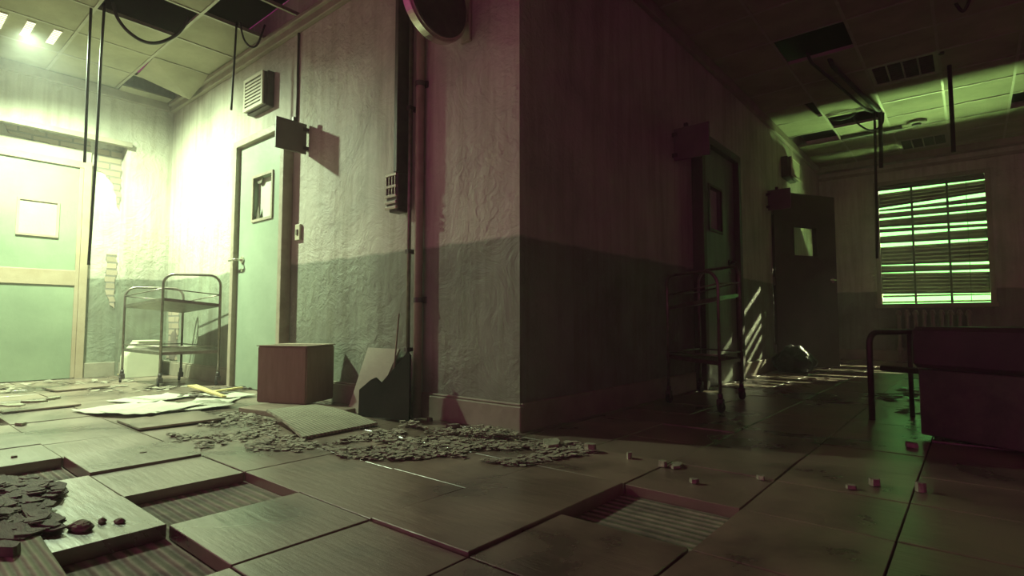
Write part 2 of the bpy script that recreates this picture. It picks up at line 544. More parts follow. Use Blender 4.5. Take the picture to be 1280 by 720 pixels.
for k in range(nseg):
    rb.faces.new((top[k][0], bot[k][0], bot[k + 1][0], top[k + 1][0]))
    rb.faces.new((top[k][nseg], top[k + 1][nseg], bot[k + 1][nseg], bot[k][nseg]))
    rb.faces.new((top[0][k], top[0][k + 1], bot[0][k + 1], bot[0][k]))
    rb.faces.new((top[nseg][k], bot[nseg][k], bot[nseg][k + 1], top[nseg][k + 1]))
o = obj('ribbed_tile', rb, M['ribback'], None, (cen.x, cen.y, 0))
tag(o, 'ribbed pale tile propped on the plank in front of the brown box', 'floor tile')

# ------------------------------------------------------------------ ceiling: panels on a metal grid
cmiss = {(0, 0): 0}
def cell(x, y):   # index of the ceiling panel that covers a point
    return (math.floor((x + 5.70) / CX), math.floor((y - 1.115) / CY))
holes = {cell(-4.8, 1.4), cell(-4.3, 1.95), cell(-3.75, 1.95), cell(-6.0, 1.95), cell(-6.5, 1.95),
         cell(-1.0, 5.3), cell(-1.5, 8.2), cell(-1.0, 7.6), cell(-.2, 3.5), cell(.7, 7.9), cell(-1.5, 7.0)}
fixtures = {cell(-6.0, .8): 'lit', cell(-.4, 6.5): 'off', cell(-.4, 9.3): 'off'}
bm = bmesh.new()
gb = bmesh.new()
for i in range(-5, 16):
    for j in range(-5, 16):
        x0 = -5.70 + CX * i; x1 = x0 + CX
        y0 = 1.115 + CY * j; y1 = y0 + CY
        if x1 < XA + .05 or x0 > 2.5: continue
        if x1 < XD + .05 and y0 > YB - .05: continue
        if y0 > YE - .05: continue
        x0 = max(x0, XA); y1c = min(y1, YE)
        if x0 < XD - .05: y1c = min(y1c, YB)
        if (i, j) in holes or (i, j) in fixtures:
            continue
        s = rt.uniform(-.002, .002)
        bx(bm, x0 + .002, x1 - .002, y0 + .002, y1c - .002, ZC + .002 + max(s, -.001), ZC + .018)
struct('ceiling', bm, M['ceil'])
for i in range(-3, 16):
    x = -5.70 + CX * i
    if x < XA: continue
    ye = YB if x < XD - .02 else YE
    bx(gb, x - .011, x + .011, -1.6, ye, ZC - .004, ZC + .001)
    bx(gb, x - .0015, x + .0015, -1.6, ye, ZC, ZC + .03)
for j in range(-5, 16):
    y = 1.115 + CY * j
    xs = XA if y < YB - .02 else XD
    if y > YE: continue
    bx(gb, xs, 2.6, y - .011, y + .011, ZC - .0045, ZC + .0005)
    bx(gb, xs, 2.6, y - .0015, y + .0015, ZC, ZC + .03)
struct('ceiling_grid', gb, M['grid'])

struct('ceiling_slab', B((XA - .2, 2.8, -1.2, YB + .2, 3.5, 3.6), (XD - .2, 2.8, YB + .2, YE + .2, 3.5, 3.6)), M['shadow'])  # slab coloured near black so the ceiling holes stay in shade
# slipped panels
def panel(corners, label, th=.014):
    c = sum((Vector(q) for q in corners), Vector()) / 4
    o = obj('ceiling_panel', slab(bmesh.new(), corners, th), M['ceil'], None, (c.x, c.y, min(q[2] for q in corners)))
    tag(o, label, 'ceiling panel')
    return o
panel([(-6.20, 1.70, 2.99), (-5.71, 1.69, 3.008), (-5.71, 2.18, 3.008), (-6.10, 2.14, 2.86)], 'slipped ceiling panel hanging by its corner above the far left corner')
panel([(-6.79, 1.70, 3.0), (-6.62, 1.69, 3.006), (-6.62, 2.15, 3.006), (-6.79, 2.15, 3.0)], 'narrow strip of ceiling panel left over the far left corner')
panel([(-1.76, 6.75, 3.008), (-1.36, 6.74, 3.008), (-1.30, 7.24, 2.99), (-1.76, 7.20, 3.0)], 'skewed ceiling panel with a dark wedge gap beside the ribbed vent')
panel([(-1.24, 7.30, 3.006), (-.72, 7.30, 3.006), (-.72, 7.38, 3.006), (-1.24, 7.36, 3.006)], 'sliver of ceiling panel at the edge of the hole with hanging pipes')

# light fixtures: metal tray with louvred troughs
def fixture(cellij, lit, label, ntube):
    i, j = cellij
    x0 = -5.70 + CX * i; y0 = 1.115 + CY * j
    x1, y1 = x0 + CX, y0 + CY
    t = thing('ceiling_light', label, 'ceiling light', ((x0 + x1) / 2, (y0 + y1) / 2, ZC))
    wx = (x1 - x0 - .03) / 1
    bm = bmesh.new()
    bx(bm, x0 + .013, x1 - .013, y0 + .013, y1 - .013, ZC + .06, ZC + .068)
    # flat margins and ribs between the troughs; troughs run along Y on the photo's right, along X at left
    n = ntube
    w = .055 if not lit else .05
    if not lit:
        pitch = (CX - .07) / n
        edges = [x0 + .013]
        for k in range(n):
            c = x0 + .035 + pitch * (k + .5)
            bx(bm, edges[-1], c - w, y0 + .013, y1 - .013, ZC - .002, ZC + .06)
            edges.append(c + w)
        bx(bm, edges[-1], x1 - .013, y0 + .013, y1 - .013, ZC - .002, ZC + .06)
        for yy in ((y0 + .013, y0 + .05), (y1 - .05, y1 - .013)):
            bx(bm, x0 + .013, x1 - .013, yy[0], yy[1], ZC - .0015, ZC + .06)
    else:
        bx(bm, x0 + .013, x1 - .013, y0 + .013, y1 - .013, ZC - .002, ZC + .06)
    obj('tray', bm, M['grid'] if not lit else M['ceil'], t)
    for k in range(n):
        if not lit:
            pitch = (CX - .07) / n
            c = x0 + .035 + pitch * (k + .5)
            for q in range(9):
                yy = y0 + .06 + q * (CY - .12) / 8
                obj('louvre', B((c - w + .002, c + w - .002, yy - .003, yy + .003, ZC + .004, ZC + .03)), M['metald'], t)
            obj('tube', T([(c, y0 + .055, ZC + .044), (c, y1 - .055, ZC + .044)], .012), M['chrome'], t)
        else:
            pitch = (CY - .05) / n
            c = y0 + .03 + pitch * (k + .5)
            for q in range(10):
                xx = x0 + .16 + q * (CX - .22) / 9
                obj('louvre', B((xx - .004, xx + .004, c - .028, c + .028, ZC - .012, ZC - .002)), M['plastic'], t)
            tb = bmesh.new()
            bx(tb, x0 + .15, x1 - .06, c - .026, c + .026, ZC - .008, ZC - .003)
            obj('tube', tb, M['tube'], t)
    return t
for cij, kind in fixtures.items():
    if kind == 'lit':
        fixture(cij, True, 'lit ceiling light with three louvred tubes at top left', 3)
    elif cij[1] < 11:
        fixture(cij, False, 'unlit four-trough ceiling light nearer the camera at right', 4)
    else:
        fixture(cij, False, 'unlit four-trough ceiling light nearest the blinds', 4)

# smoke detector
t = thing('smoke_detector', 'small round smoke detector on the green-lit ceiling', 'smoke detector', (-.43, 8.2, ZC))
obj('housing', disc(bmesh.new(), (-.43, 8.2, ZC - .018), (0, 0, 1), .105, .03, 32, .006), M['metal'], t)
obj('sensor', disc(bmesh.new(), (-.43, 8.2, ZC - .044), (0, 0, 1), .05, .022, 24, .005), M['metald'], t)

# pipes slung under the ceiling at right
o = obj('ceiling_pipe', T([(-1.07, 5.50, 3.02), (-1.06, 5.62, 2.975), (-.82, 7.27, 2.95), (-.80, 7.5, 3.0)], .014), M['cord'], None, (-.95, 6.4, 2.95)); tag(o, 'thinner dark pipe slung under the ceiling toward the square hole', 'pipe')
o = obj('ceiling_pipe', T([(-.93, 5.70, 3.02), (-.92, 5.8, 2.97), (-.735, 7.30, 2.95), (-.73, 7.5, 3.0)], .022), M['cord'], None, (-.83, 6.5, 2.95)); tag(o, 'thicker dark pipe slung under the ceiling toward the square hole', 'pipe')
o = obj('ceiling_strut', B((-1.24, -.58, 8.24, 8.32, 2.955, 2.993), bev=.004), M['metald'], None, (-.9, 8.28, 2.955)); tag(o, 'dark metal strut across the ceiling beyond the hole', 'strut')

# ------------------------------------------------------------------ doors with deep frames
def wall_door(axis):
    """returns a mapping function (u, d, z) -> place; u along the wall, d out of the wall"""
    if axis == 'Y':
        return lambda u, d, z: Vector((u, YB - d, z))
    return lambda u, d, z: Vector((XD + d, u, z))

def mbox(bm, F, u0, u1, d0, d1, z0, z1, bev=0):
    a, b = F(u0, d0, z0), F(u1, d1, z1)
    return bx(bm, a.x, b.x, a.y, b.y, a.z, b.z, bev=bev)

def closed_door(name, F, u0, u1, win, leafmat, framemat, panemat, handle_u, zt=2.18, dep=.085, wid=.06):
    bm = bmesh.new()
    mbox(bm, F, u0, u0 + wid, 0, dep, 0, zt, .005)
    mbox(bm, F, u1 - wid, u1, 0, dep, 0, zt, .005)
    mbox(bm, F, u0, u1, 0, dep - .001, zt - wid, zt, .005)
    fr = struct(name, bm, framemat)
    a, b, c, d = win                      # window opening u0,u1,z0,z1
    bm = bmesh.new()
    L0, L1 = u0 + wid, u1 - wid
    mbox(bm, F, L0, a, 0, .045, .008, zt - wid)
    mbox(bm, F, b, L1, 0, .045, .008, zt - wid)
    mbox(bm, F, a, b, 0, .045, .008, c)
    mbox(bm, F, a, b, 0, .045, d, zt - wid)
    leaf = obj('door_leaf', bm, leafmat, fr)
    bm = bmesh.new()
    mbox(bm, F, a - .02, b + .02, .040, .057, d, d + .022)
    mbox(bm, F, a - .02, b + .02, .040, .057, c - .022, c)
    mbox(bm, F, a - .022, a, .040, .057, c, d)
    mbox(bm, F, b, b + .022, .040, .057, c, d)
    obj('window_bead', bm, framemat, fr)
    bm = bmesh.new()
    mbox(bm, F, a, b, .001, .006, c, d)
    obj('window_pane', bm, panemat, fr)
    return fr
FB, FD = wall_door('Y'), wall_door('X')
d1 = closed_door('door_1', FB, -5.06, -4.15, (-4.72, -4.40, 1.44, 1.80), M['door'], M['frame'], M['panelglow'], 0)
# broken glass shards left in the window of that door
bm = bmesh.new()
for tri in ([(-4.72, 1.80), (-4.60, 1.80), (-4.63, 1.755), (-4.68, 1.75)], [(-4.40, 1.80), (-4.425, 1.7), (-4.415, 1.56), (-4.43, 1.5), (-4.40, 1.44)], [(-4.72, 1.44), (-4.64, 1.44), (-4.665, 1.56)]):
    vs = [bm.verts.new((u, YB - .03, z)) for u, z in tri]
    f = bm.faces.new(vs)
    e = bmesh.ops.extrude_face_region(bm, geom=[f])
    bmesh.ops.translate(bm, vec=(0, .004, 0), verts=[g for g in e['geom'] if isinstance(g, bmesh.types.BMVert)])
o = obj('glass_shards', bm, M['metal'], d1)
def door_handle(F, u, z, dirn, parent, mat):
    bm = bmesh.new()
    c = F(u, .05, z)
    ax = F(0, 1, 0) - F(0, 0, 0)
    disc(bm, F(u, .05, z), ax, .032, .012, 24)
    tube(bm, [F(u, .05, z), F(u, .105, z), F(u + dirn * .015, .112, z), F(u + dirn * .12, .112, z - .004)], .010, 8)
    disc(bm, F(u, .05, z - .09), ax, .016, .008, 16)
    return obj('door_handle', bm, mat, parent)
door_handle(FB, -4.90, 1.11, -1, d1, M['chrome'])
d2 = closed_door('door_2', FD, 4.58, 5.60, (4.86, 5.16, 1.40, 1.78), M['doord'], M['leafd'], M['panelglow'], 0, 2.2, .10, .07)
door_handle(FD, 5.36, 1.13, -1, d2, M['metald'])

# half-open door leaf further down
HA, HB = Vector((-1.79, 7.02, 0)), Vector((-1.30, 7.88, 0))
dv = (HB - HA); LW = dv.length; dv.normalize()
ang = math.atan2(dv.y, dv.x)
t = thing('open_door', 'dark door leaf standing half open with a small square window', 'door', HA)
Rm = Matrix.Translation(HA) @ Matrix.Rotation(ang, 4, 'Z')
bm = bmesh.new()
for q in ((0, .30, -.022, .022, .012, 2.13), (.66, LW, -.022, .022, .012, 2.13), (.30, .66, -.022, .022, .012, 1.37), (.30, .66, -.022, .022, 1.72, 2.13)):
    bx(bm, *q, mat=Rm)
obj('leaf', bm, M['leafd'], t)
bm = bmesh.new()
for q in ((.28, .30, -.03, .03, 1.35, 1.74), (.66, .68, -.03, .03, 1.35, 1.74), (.30, .66, -.03, .03, 1.35, 1.37), (.30, .66, -.03, .03, 1.72, 1.74)):
    bx(bm, *q, mat=Rm)
obj('window_bead', bm, M['leafd'], t)
bm = bmesh.new()
tube(bm, [Rm @ Vector((LW - .08, -.02, 1.08)), Rm @ Vector((LW - .08, -.075, 1.08)), Rm @ Vector((LW - .19, -.078, 1.078))], .010)
disc(bm, Rm @ Vector((LW - .08, -.026, 1.08)), Rm.to_3x3() @ Vector((0, 1, 0)), .03, .01, 20)
obj('door_handle', bm, M['chrome'], t)
for z in (.25, 1.05, 1.9):
    obj('hinge', T([Rm @ Vector((-.008, 0, z - .05)), Rm @ Vector((-.008, 0, z + .05))], .011), M['metal'], t)

# wide entrance in the left wall
xe = XA - .14
bm = B((xe, xe + .05, 1.47, 1.535, 0, 2.20), (xe, xe + .05, R0 + .02, R0 + .08, 0, 2.20), (xe, xe + .049, R0 + .02, 1.535, 2.13, 2.20), bev=.004)
d3 = struct('door_3', bm, M['peach'])
bm = B((xe + .008, xe + .03, .56, 1.47, .01, .93), (xe + .008, xe + .03, .56, 1.47, 1.08, 2.13), (xe + .008, xe + .03, R0 + .08, .56, .01, 2.13))
obj('door_leaf', bm, M['teal'], d3)
obj('cross_rail', B((xe + .01, xe + .042, .30, 1.47, .93, 1.08), bev=.004), M['peach'], d3)
obj('leaf_edge', B((xe + .01, xe + .045, 1.435, 1.468, .01, 2.13), bev=.003), M['peach'], d3)
bm = B((xe + .03, xe + .045, .97, 1.29, 1.735, 1.755), (xe + .03, xe + .045, .97, 1.29, 1.395, 1.415), (xe + .03, xe + .045, .97, .99, 1.415, 1.735), (xe + .03, xe + .045, 1.27, 1.29, 1.415, 1.735))
obj('window_bead', bm, M['peach'], d3)
obj('window_pane', B((xe + .030, xe + .034, .99, 1.27, 1.415, 1.735)), M['board'], d3)
obj('transom_panel', B((xe + .001, xe + .02, R0 + .02, 1.53, 2.20, 2.32)), M['board'], d3)
patch('brick_and_shade_patch', [(.85, 2.43), (1.52, 2.43), (1.52, 2.33), (1.2, 2.32), (.9, 2.35)], ('X', xe), .012, wl, M['brick'])

# ------------------------------------------------------------------ things on the walls
def vent(F, u0, u1, z0, z1, d, label):
    c = F((u0 + u1) / 2, 0, z0)
    t = thing('wall_vent', label, 'vent', c)
    bm = bmesh.new()
    mbox(bm, F, u0, u1, 0, d * .6, z0, z1, .006)
    mbox(bm, F, u0 + .012, u1 - .012, d * .6, d - .012, z0 + .012, z1 - .012, .004)
    obj('housing', bm, M['metald'], t)
    bm = bmesh.new()
    mbox(bm, F, u0 + .012, u0 + .04, d - .014, d, z0 + .012, z1 - .012)
    mbox(bm, F, u1 - .04, u1 - .012, d - .014, d, z0 + .012, z1 - .012)
    mbox(bm, F, u0 + .04, u1 - .04, d - .014, d, z1 - .04, z1 - .012)
    mbox(bm, F, u0 + .04, u1 - .04, d - .014, d, z0 + .012, z0 + .04)
    obj('face_frame', bm, M['plastic'], t)
    n = 7
    bm = bmesh.new()
    for k in range(n):
        z = z0 + .05 + (z1 - z0 - .10) * (k + .5) / n
        mbox(bm, F, u0 + .04, u1 - .04, d - .012, d - .002, z - .009, z + .007)
    obj('slats', bm, M['plastic'], t)
    return t
vent(FB, -4.87, -4.50, 2.39, 2.70, .10, 'pale slatted vent box high on the wall above the sign')
vent(FD, 7.55, 7.98, 2.41, 2.68, .13, 'dark vent box high on the wall above the half-open door')

def blade_sign(F, u, d0, d1, z0, z1, label):
    t = thing('blade_sign', label, 'sign', F(u, 0, z0))
    bm = bmesh.new()
    mbox(bm, F, u - .008, u + .008, d0, d1, z0, z1, .002)
    obj('plate', bm, M['sign'], t)
    for nm, q in (('bracket', (u - .014, u + .014, 0, d0 + .03, z1 - .06, z1 - .03)), ('bracket', (u - .014, u + .014, 0, d0 + .03, z0 + .03, z0 + .06)), ('hook', (u - .012, u + .012, .10, .13, z1, z1 + .03))):
        bm = bmesh.new()
        mbox(bm, F, *q)
        obj(nm, bm, M['metald'], t)
    return t
blade_sign(FB, -3.94, .015, .262, 1.868, 2.105, 'blank rectangular sign jutting from the wall beside the pale green door')
blade_sign(FD, 4.20, .015, .30, 1.86, 2.12, 'blank sign jutting from the black wall before the closed door')
blade_sign(FD, 6.85, .015, .262, 1.868, 2.105, 'blank sign jutting out just in front of the half-open door')

t = thing('light_switch', 'small pale light switch on the wall right of the door', 'switch', (-4.03, YB, 1.21))
bm = bmesh.new(); mbox(bm, FB, -4.065, -3.995, 0, .022, 1.205, 1.33, .004); obj('plate', bm, M['plastic'], t)
bm = bmesh.new(); mbox(bm, FB, -4.042, -4.018, .02, .030, 1.245, 1.29, .002); obj('rocker', bm, M['metal'], t)

o = obj('wall_conduit', T([(-4.10, YB - .010, 2.93), (-4.10, YB - .010, 2.02)], .009), M['metald'], None, (-4.10, YB - .01, 2.02)); tag(o, 'thin conduit running down the wall to the top of the sign', 'conduit')

# fuse box with its cable trunking
t = thing('fuse_box', 'slotted fuse box low on the cable trunking', 'fuse box', (-2.74, YB, 1.26))
bm = bmesh.new(); mbox(bm, FB, -2.795, -2.68, 0, .115, 1.27, 1.49, .012); mbox(bm, FB, -2.785, -2.69, .02, .10, 1.25, 1.28, .008); obj('case', bm, M['metald'], t)
bm = bmesh.new()
for z in (1.478, 1.405, 1.345, 1.305, 1.272):
    mbox(bm, FB, -2.795, -2.685, .108, .126, z - .009, z + .009, .003)
for z0, z1 in ((1.41, 1.47), (1.35, 1.40)):
    for k in range(4):
        u = -2.787 + k * .029
        mbox(bm, FB, u - .003, u + .003, .112, .122, z0, z1)
obj('front_grille', bm, M['chrome'], t)
o = obj('cable_trunking', bmesh.new() if False else B((-2.712, -2.68, YB - .125, YB, 1.49, 2.92), bev=.003), M['metald'], None, (-2.696, YB, 1.49)); tag(o, 'deep flat cable trunking from ceiling down to the fuse box', 'trunking')
t = thing('wall_pipe', 'thin vertical pipe from the ceiling to the floor beside the fuse box', 'pipe', (-2.645, YB - .05, 0))
obj('pipe', T([(-2.645, YB - .05, 0), (-2.645, YB - .05, 2.92)], .013, 12), M['metal'], t)
for z in (.4, 1.0, 1.9, 2.6):
    bm = bmesh.new()
    mbox(bm, FB, -2.66, -2.63, 0, .068, z - .012, z + .012)
    obj('clip', bm, M['metald'], t)
t = thing('wall_pipe', 'thick vertical conduit beside the thin pipe on the wall', 'pipe', (-2.575, YB - .03, 0))
obj('pipe', T([(-2.575, YB - .032, 0), (-2.575, YB - .032, 2.92)], .027, 16), M['frame'], t)
for z in (.7, 2.04):
    bm = bmesh.new()
    disc(bm, (-2.575, YB - .032, z), (0, 0, 1), .032, .03, 16)
    mbox(bm, FB, -2.615, -2.535, 0, .012, z - .02, z + .02)
    obj('clip', bm, M['metald'], t)

# round double-sided wall clock / lamp disc on a bracket
t = thing('round_sign', 'large dark round disc jutting from the wall at the top of the photo', 'round sign', (-2.2, YB, 2.3))
cc = (-2.2, 1.985, 2.325)
obj('rim', disc(bmesh.new(), cc, (1, 0, 0), .222, .07, 72, .012), M['chrome'], t)
obj('face', disc(bmesh.new(), (-2.2 + .036, 1.985, 2.325), (1, 0, 0), .200, .006, 72), M['metald'], t)
bm = bmesh.new()
bx(bm, -2.225, -2.175, 2.17, YB, 2.30, 2.34)
bx(bm, -2.24, -2.16, YB - .022, YB, 2.19, 2.46, bev=.005)
obj('bracket', bm, M['frame'], t)

# ------------------------------------------------------------------ trolley
def trolley(label):
    Nn, Rr, Bb, Ll = Vector((-5.43, 1.75, 0)), Vector((-5.21, 2.14, 0)), Vector((-5.93, 2.09, 0)), Vector((-6.13, 1.66, 0))
    base = (Nn + Rr + Bb + Ll) / 4
    t = thing('service_trolley', label, 'trolley', (base.x, base.y, 0))
    def corner(P, z): return Vector((P.x, P.y, z))
    zs = {'N': .765, 'R': .715, 'B': .665, 'L': .715}
    Q = {'N': Nn, 'R': Rr, 'B': Bb, 'L': Ll}
    def hoop(a, b, z0, ztop, lean, r):
        A, D = Q[a], Q[b]
        u = (D - A).normalized()
        w = (D - A).length
        out = Vector((u.y, -u.x, 0)) * lean
        pts = [corner(A, z0), corner(A, zs[a] + .05), corner(A, ztop - .09)]
        for k in range(1, 6):
            th = PI / 2 * k / 5
            pts.append(corner(A, ztop - .09) + u * .09 * (1 - math.cos(th)) + Vector((0, 0, .09 * math.sin(th))) + out * math.sin(th))
        e = corner(D, ztop - .09)
        for k in range(0, 6):
            th = PI / 2 * (1 - k / 5)
            pts.append(e - u * .09 * (1 - math.cos(th)) + Vector((0, 0, .09 * math.sin(th))) + out * math.sin(th))
        pts += [corner(D, zs[b] + .05), corner(D, z0)]
        return T(pts, r, 10)
    obj('end_frame', hoop('N', 'R', .11, .985, .015, .0115), M['metal'], t)
    obj('end_frame', hoop('L', 'B', .11, .895, -.015, .0105), M['metal'], t)
    # trays: shallow, rim turned up; the top one sags at the back corner
    def tray(zz, name):
        bm = bmesh.new()
        order = ['N', 'R', 'B', 'L']
        top = [corner(Q[k], zz[k]) for k in order]
        n = 8
        g0 = [[None] * (n + 1) for _ in range(n + 1)]
        g1 = [[None] * (n + 1) for _ in range(n + 1)]
        for i in range(n + 1):
            for j in range(n + 1):
                a = top[0].lerp(top[3], i / n)
                b = top[1].lerp(top[2], i / n)
                q = a.lerp(b, j / n)
                edge = i in (0, n) or j in (0, n)
                up = .014 if edge else -.006
                g0[i][j] = bm.verts.new(q + Vector((0, 0, up)))
                g1[i][j] = bm.verts.new(q + Vector((0, 0, -.012)))
        for i in range(n):
            for j in range(n):
                bm.faces.new((g0[i][j], g0[i + 1][j], g0[i + 1][j + 1], g0[i][j + 1]))
                bm.faces.new((g1[i][j], g1[i][j + 1], g1[i + 1][j + 1], g1[i + 1][j]))
        for k in range(n):
            bm.faces.new((g0[k][0], g1[k][0], g1[k + 1][0], g0[k + 1][0]))
            bm.faces.new((g0[k][n], g0[k + 1][n], g1[k + 1][n], g1[k][n]))
            bm.faces.new((g0[0][k], g0[0][k + 1], g1[0][k + 1], g1[0][k]))
            bm.faces.new((g0[n][k], g1[n][k], g1[n][k + 1], g0[n][k + 1]))
        return obj(name, bm, M['metal'], t)
    tray(zs, 'top_tray')
    tray({'N': .29, 'R': .30, 'B': .32, 'L': .305}, 'bottom_tray')
    for zz, nm in ((.095, 'top'), (0, 'bottom')):
        base_z = zs if nm == 'top' else {'N': .35, 'R': .35, 'B': .355, 'L': .355}
        ring = [corner(Q[k], base_z[k] + zz) for k in ('N', 'R', 'B', 'L')]
        bm = bmesh.new()
        for k in range(4):
            tube(bm, [ring[k], ring[(k + 1) % 4]], .0055, 6)
        obj('guard_rail', bm, M['metal'], t)
    for k in ('N', 'R', 'B', 'L'):
        P = Q[k]
        cs = obj('caster', T([corner(P, .12), corner(P, .08)], .016), M['metald'], t)
        fk = B((P.x - .022, P.x + .022, P.y - .02, P.y + .02, .035, .085), bev=.006)
        obj('fork', fk, M['metald'], cs)
        obj('wheel', disc(bmesh.new(), (P.x - .012, P.y - .008, .034), (.3, 1, 0), .034, .02, 20, .005), M['rubber'], cs)
    return t
tr = trolley('rusty two-tier service trolley in front of the brightly lit wall')
tr2 = dup(tr)
tr2.location = (-1.485, 3.98, 0)
tr2.rotation_euler = (0, 0, PI / 2)
tr2['label'] = 'service trolley barely visible against the black wall beside the closed door'

# ------------------------------------------------------------------ pale bin by the far left corner
P0 = Vector((-6.74, 1.88, 0))
t = thing('waste_bin', 'pale plastic bin with a sloping top in the far left corner', 'bin', (-6.62, 2.03, 0))
bm = bmesh.new()
prof = [(1.80, 0), (2.10, 0), (2.10, .37), (1.90, .37), (1.80, .22)]
f = [bm.verts.new((-6.53, y, z)) for y, z in prof]
b = [bm.verts.new((-6.73, y, z)) for y, z in prof]
bm.faces.new(f); bm.faces.new(b[::-1])
for i in range(5):
    j = (i + 1) % 5
    bm.faces.new((f[i], b[i], b[j], f[j]))
bmesh.ops.bevel(bm, geom=list(bm.edges), offset=.008, segments=2, affect='EDGES')
obj('body', bm, M['white'], t)
obj('rim', B((-6.735, -6.525, 1.90, 2.105, .362, .376), bev=.003), M['white'], t)
obj('handle', T([(-6.60, 2.10, .30), (-6.60, 2.125, .29), (-6.60, 2.125, .12), (-6.60, 2.10, .11)], .008), M['metal'], t)

# ------------------------------------------------------------------ box on the plank, leaning board
zb = .035
Mid = at(382, 506, 2, zb); Lc = at(320, 503, 2, zb)
du = (Lc - Mid); wbx = du.length; du.normalize()
dw = Vector((-du.y, du.x, 0)); dw = dw if dw.y > 0 else -dw
ang = math.atan2(-du.y, -du.x)
# plank under it
pl = [at(297, 512, 2, .03), at(345, 526, 2, .03) * 1.0, None, None]
a0, a1 = at(297, 508, 2, .034), at(420, 548, 2, .034)
pdir = Vector((1, .16, 0)).normalized(); pn = Vector((-pdir.y, pdir.x, 0))
o0 = at(298, 509, 2, .034)
pc = [o0, o0 + pdir * .66, o0 + pdir * .66 + pn * .36, o0 + pn * .36]
o = loose('wooden_plank', [tuple(q) for q in pc], .0335, M['plank'], 'thick wooden board lying flat under the brown box', 'plank', None, .004)
h = .372
t = thing('cardboard_box', 'large brown cardboard box standing on the board by the wall', 'box', (Mid.x, Mid.y, zb))
Rb = Matrix.Translation((Mid.x, Mid.y, zb)) @ Matrix.Rotation(ang, 4, 'Z')
dep = .31
bm = bmesh.new()
bx(bm, -wbx, 0, 0, dep, 0, h, mat=Rb)
bmesh.ops.bevel(bm, geom=list(bm.edges), offset=.008, segments=2, affect='EDGES')
obj('carton', bm, M['card'], t)
bm = bmesh.new(); bx(bm, -wbx - .004, .004, -.004, dep * .5 - .004, h, h + .005, mat=Rb)
obj('lid_flap', bm, M['cardtop'], t)
bm = bmesh.new(); bx(bm, -wbx - .004, .004, dep * .5 + .004, dep + .004, h + .001, h + .008, mat=Rb)
obj('lid_flap', bm, M['cardtop'], t)

# grey board leaning against the wall
bm = bmesh.new()
p = [(-3.04, 2.03, .005), (-2.80, 2.03, .005), (-2.74, 2.195, .40), (-3.06, 2.195, .40)]
vs = [Vector(q) for q in p]
n = (vs[1] - vs[0]).cross(vs[3] - vs[0]).normalized()
f = [bm.verts.new(q) for q in vs]; b = [bm.verts.new(q - n * .014) for q in vs]
bm.faces.new(f); bm.faces.new(b[::-1])
for i in range(4):
    j = (i + 1) % 4; bm.faces.new((f[i], b[i], b[j], f[j]))
o = obj('leaning_board', bm, M['board'], None, (-3.0, 2.1, 0)); tag(o, 'grey board leaning against the wall left of the thin pipe', 'board')

# black panel as shade on the leaning board; sack by the half-open door
def sack(name, c, r, h, label, seed, mat):
    bm = bmesh.new()
    bmesh.ops.create_icosphere(bm, subdivisions=4, radius=1)
    for v in bm.verts:
        d = v.co.copy()
        k = 1 + .16 * noise.noise(d * 1.7 + Vector((seed, 0, 0))) + .07 * noise.noise(d * 5 + Vector((0, seed, 0)))
        top = max(0, d.z)
        kk = k * (1 - .45 * top ** 1.6)
        v.co = Vector((d.x * r * kk, d.y * r * kk, (max(d.z, -.75) + .75) / 1.75 * h * k))
        v.co.z = max(v.co.z, 0)
    bmesh.ops.translate(bm, verts=bm.verts, vec=c)
    o = obj(name, bm, mat, None, c, smooth=True)
    return tag(o, label, 'sack')
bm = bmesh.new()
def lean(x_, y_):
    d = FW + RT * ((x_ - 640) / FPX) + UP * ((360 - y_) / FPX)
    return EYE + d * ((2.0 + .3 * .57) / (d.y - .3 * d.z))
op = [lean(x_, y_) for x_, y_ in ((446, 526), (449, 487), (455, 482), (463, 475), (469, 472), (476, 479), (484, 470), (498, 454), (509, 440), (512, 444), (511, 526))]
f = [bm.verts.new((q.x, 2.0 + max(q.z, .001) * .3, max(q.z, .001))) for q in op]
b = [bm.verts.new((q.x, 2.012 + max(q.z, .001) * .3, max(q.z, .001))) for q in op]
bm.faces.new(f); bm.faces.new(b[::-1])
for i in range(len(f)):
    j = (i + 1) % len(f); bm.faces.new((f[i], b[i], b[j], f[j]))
o = obj('shade_panel', bm, M['shadow'], None, (-2.95, 1.95, 0)); tag(o, 'black torn panel with a jagged top standing in for shade on the leaning grey board', 'board')  # added panel; its jagged outline and black colour imitate shade
sack('rubbish_sack', (-1.56, 6.95 - .12, 0), .21, .30, 'dark rubbish sack slumped at the foot of the half-open door', 5.0, M['bag'])
o = obj('thin_stick', T([(-2.70, 2.10, .0), (-2.74, 2.19, .62)], .006, 6), M['plank'], None, (-2.70, 2.1, 0)); tag(o, 'thin stick leaning against the wall behind the pipe', 'stick')

# ------------------------------------------------------------------ hanging cords and loops
def cord(pts, r, label, shape='straight'):
    # smooth the path
    P = [Vector(p) for p in pts]
    out = []
    if len(P) == 2:
        for k in range(13):
            q = P[0].lerp(P[1], k / 12)
            q += Vector((noise.noise(q * 1.3) * .008, noise.noise(q * 1.1 + Vector((5, 0, 0))) * .008, 0))
            out.append(q)
    else:
        for i in range(len(P) - 1):
            p0, p1, p2, p3 = P[max(i - 1, 0)], P[i], P[i + 1], P[min(i + 2, len(P) - 1)]
            for k in range(8):
                s = k / 8
                out.append(.5 * ((2 * p1) + (p2 - p0) * s + (2 * p0 - 5 * p1 + 4 * p2 - p3) * s * s + (3 * p1 - p0 - 3 * p2 + p3) * s ** 3))
        out.append(P[-1])
    o = obj('hanging_cable', T(out, r, 8), M['cord'], None, tuple(P[0]))
    return tag(o, label, 'cable')
cord([(-5.17, 1.10, 3.02), (-5.19, 1.10, 1.79)], .010, 'shorter of the two cables hanging in front of the wide entrance')
